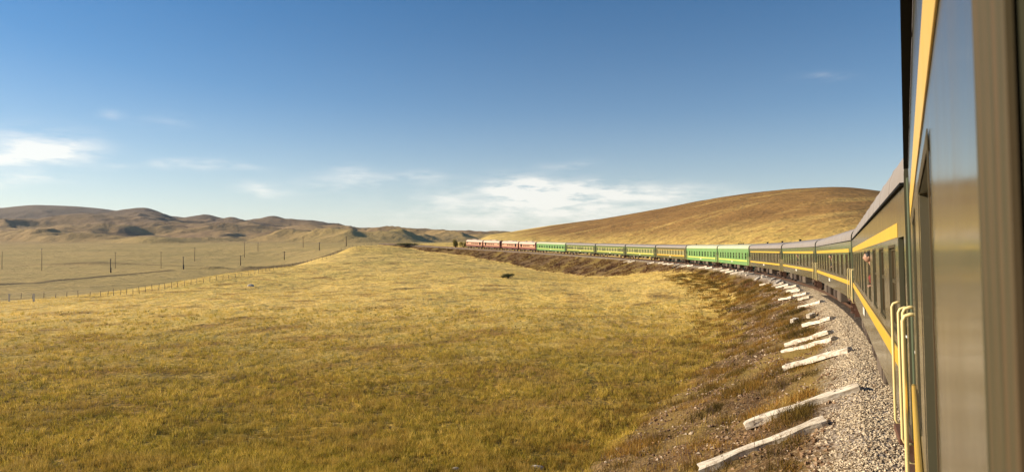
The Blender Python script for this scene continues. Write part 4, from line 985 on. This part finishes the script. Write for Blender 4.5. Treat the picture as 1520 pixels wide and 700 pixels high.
for (px_, py_, lb) in [(13.5, 447, 'leftmost of the two short whitewashed marker posts by the field edge'), (50, 447.5, 'right one of the two short whitewashed marker posts by the field edge')]:
    b = at(px_, py_); m = MB(); m.box(-.11, .11, -.11, .11, -.3, 1.35, .03); o = m.build('marker_post', M_CONC); o.location = b; props(o, lb, 'marker post')

# ------------------------------------------------------------------ shrubs, stones
def m_leaf(a, b):
    def f(h, p, out):
        t_ = h.n('ShaderNodeAttribute', attribute_name='tone').outputs['Fac']; c = h.mix(t_, a, b)
        tr = h.n('ShaderNodeBsdfTranslucent'); h.l.new(c, tr.inputs[0]); h.l.new(c, p.inputs['Base Color']); ms = h.n('ShaderNodeMixShader'); ms.inputs[0].default_value = .3
        h.l.new(p.outputs[0], ms.inputs[1]); h.l.new(tr.outputs[0], ms.inputs[2]); h.l.new(ms.outputs[0], out.inputs[0])
    return f
M_LF = mat('dark_shrub_leaf', rough=.8, fn=m_leaf((.035, .045, .012), (.12, .12, .035))); M_LF2 = mat('yellowing_shrub_leaf', rough=.8, fn=m_leaf((.10, .11, .02), (.42, .32, .06)))
def shrub(name, b, w, d, h_, lm, label, cat, n=2600, leaf=.13, clumps=9):
    t = props(empty(name, loc=b), label, cat); rg_ = np.random.default_rng(int(b.x * 7 + b.y) % 9999)
    cc = np.stack([rg_.uniform(-w * .36, w * .36, clumps), rg_.uniform(-d * .36, d * .36, clumps), rg_.uniform(h_ * .3, h_ * .72, clumps)], 1); cr = rg_.uniform(.22, .38, clumps)
    k = rg_.integers(0, clumps, n); u_ = rg_.normal(0, 1, (n, 3)); u_ /= np.linalg.norm(u_, axis=1)[:, None]; rad = rg_.random(n) ** .35
    P = cc[k] + u_ * rad[:, None] * np.stack([cr[k] * w * .8, cr[k] * d * .8, cr[k] * h_], 1); P[:, 2] = np.maximum(P[:, 2], .02)
    a = rg_.normal(0, 1, (n, 3)); a /= np.linalg.norm(a, axis=1)[:, None]; c_ = np.cross(a, rg_.normal(0, 1, (n, 3))); c_ /= np.linalg.norm(c_, axis=1)[:, None]
    s_ = leaf * rg_.uniform(.5, 1.3, n)[:, None]; V = np.stack([P - a * s_, P + c_ * s_ * .6, P + a * s_], 1).reshape(-1, 3)
    bigmesh('foliage', V, np.arange(n * 3).reshape(-1, 3), lm, dict(tone=np.repeat(rg_.random(n), 3)), parent=t)
    m = MB()
    for q in range(min(clumps, 7)): m.tube([(0, 0, -.1), tuple(cc[q] * np.array([.4, .4, .5])), tuple(cc[q])], [.05 * h_, .03 * h_, .012 * h_], 5)
    m.build('stem', M_POLE, t)
b = at(754, 413); shrub('low_shrub', b, 3.6, 2.2, 1.15, M_LF, 'lone dark green low bush in the middle of the golden field', 'bush', 3000, .10)
b = at(676, 367.5); shrub('young_tree', b, 2.6, 2.4, 4.6, M_LF2, 'slim olive green young tree just left of the leading locomotive', 'tree', 2200, .2)
b = at(688, 367); shrub('young_tree', b, 4.6, 3.0, 3.6, M_LF2, 'broad yellow young tree touching the leading locomotive', 'tree', 2400, .2)
b = at(605, 366); shrub('low_shrub', b, 16, 5, 1.7, M_LF, 'dark brown scrub patch where the embankment ends on the left', 'bush', 3000, .22, 16)
M_ROCK = mat('pale_field_stone', (.50, .46, .40), .9, fn=dirty((.50, .46, .40), .5, 6, (.25, .2, .15), .4))
def rock(px_, py_, r_, label):
    b = at(px_, py_); bm = bmesh.new(); bmesh.ops.create_icosphere(bm, subdivisions=3, radius=r_); ph = random.uniform(0, 99)
    from mathutils import noise as mn
    for v in bm.verts:
        v.co *= 1 + .35 * mn.noise(v.co / r_ * .9 + Vector((ph, 0, 0))); v.co.z *= .62; v.co.x *= 1.25
    me = bpy.data.meshes.new('field_stone'); bm.to_mesh(me); bm.free(); o = link('field_stone', me, M_ROCK); o.location = b + Vector((0, 0, r_ * .2)); props(o, label, 'stone')
rock(797, 697, .16, 'pale rounded stone in the grass at the bottom edge, right of the middle')
rock(676, 698, .10, 'small pale stone tip at the bottom edge, left of the bigger one')
rock(372, 424.5, .55, 'dark topped stone alone on the golden field below the fence')
rock(1043, 594, .06, 'tiny white stone lying on the brown embankment slope')
rock(919, 497 + 170, .08, 'small pale stone at the grassy foot of the embankment, lower left')

# ------------------------------------------------------------------ thin steppe air
zt_ = float(Zg.max()) + 8; zb_ = float(Zg.min()) - 1.5
hz = MB(); hz.box(-20500, 20500, -20500, 20500, zb_, zt_)
mh = bpy.data.materials.new('thin_air'); mh.use_nodes = True; mh.node_tree.nodes.clear(); h_ = NT(mh.node_tree)
pv = h_.n('ShaderNodeVolumePrincipled'); pv.inputs['Color'].default_value = (.78, .84, .95, 1); pv.inputs['Density'].default_value = HAZE_D; pv.inputs['Anisotropy'].default_value = .3
h_.l.new(pv.outputs[0], h_.n('ShaderNodeOutputMaterial').inputs['Volume'])
props(hz.build('haze', mh), kind='stuff')
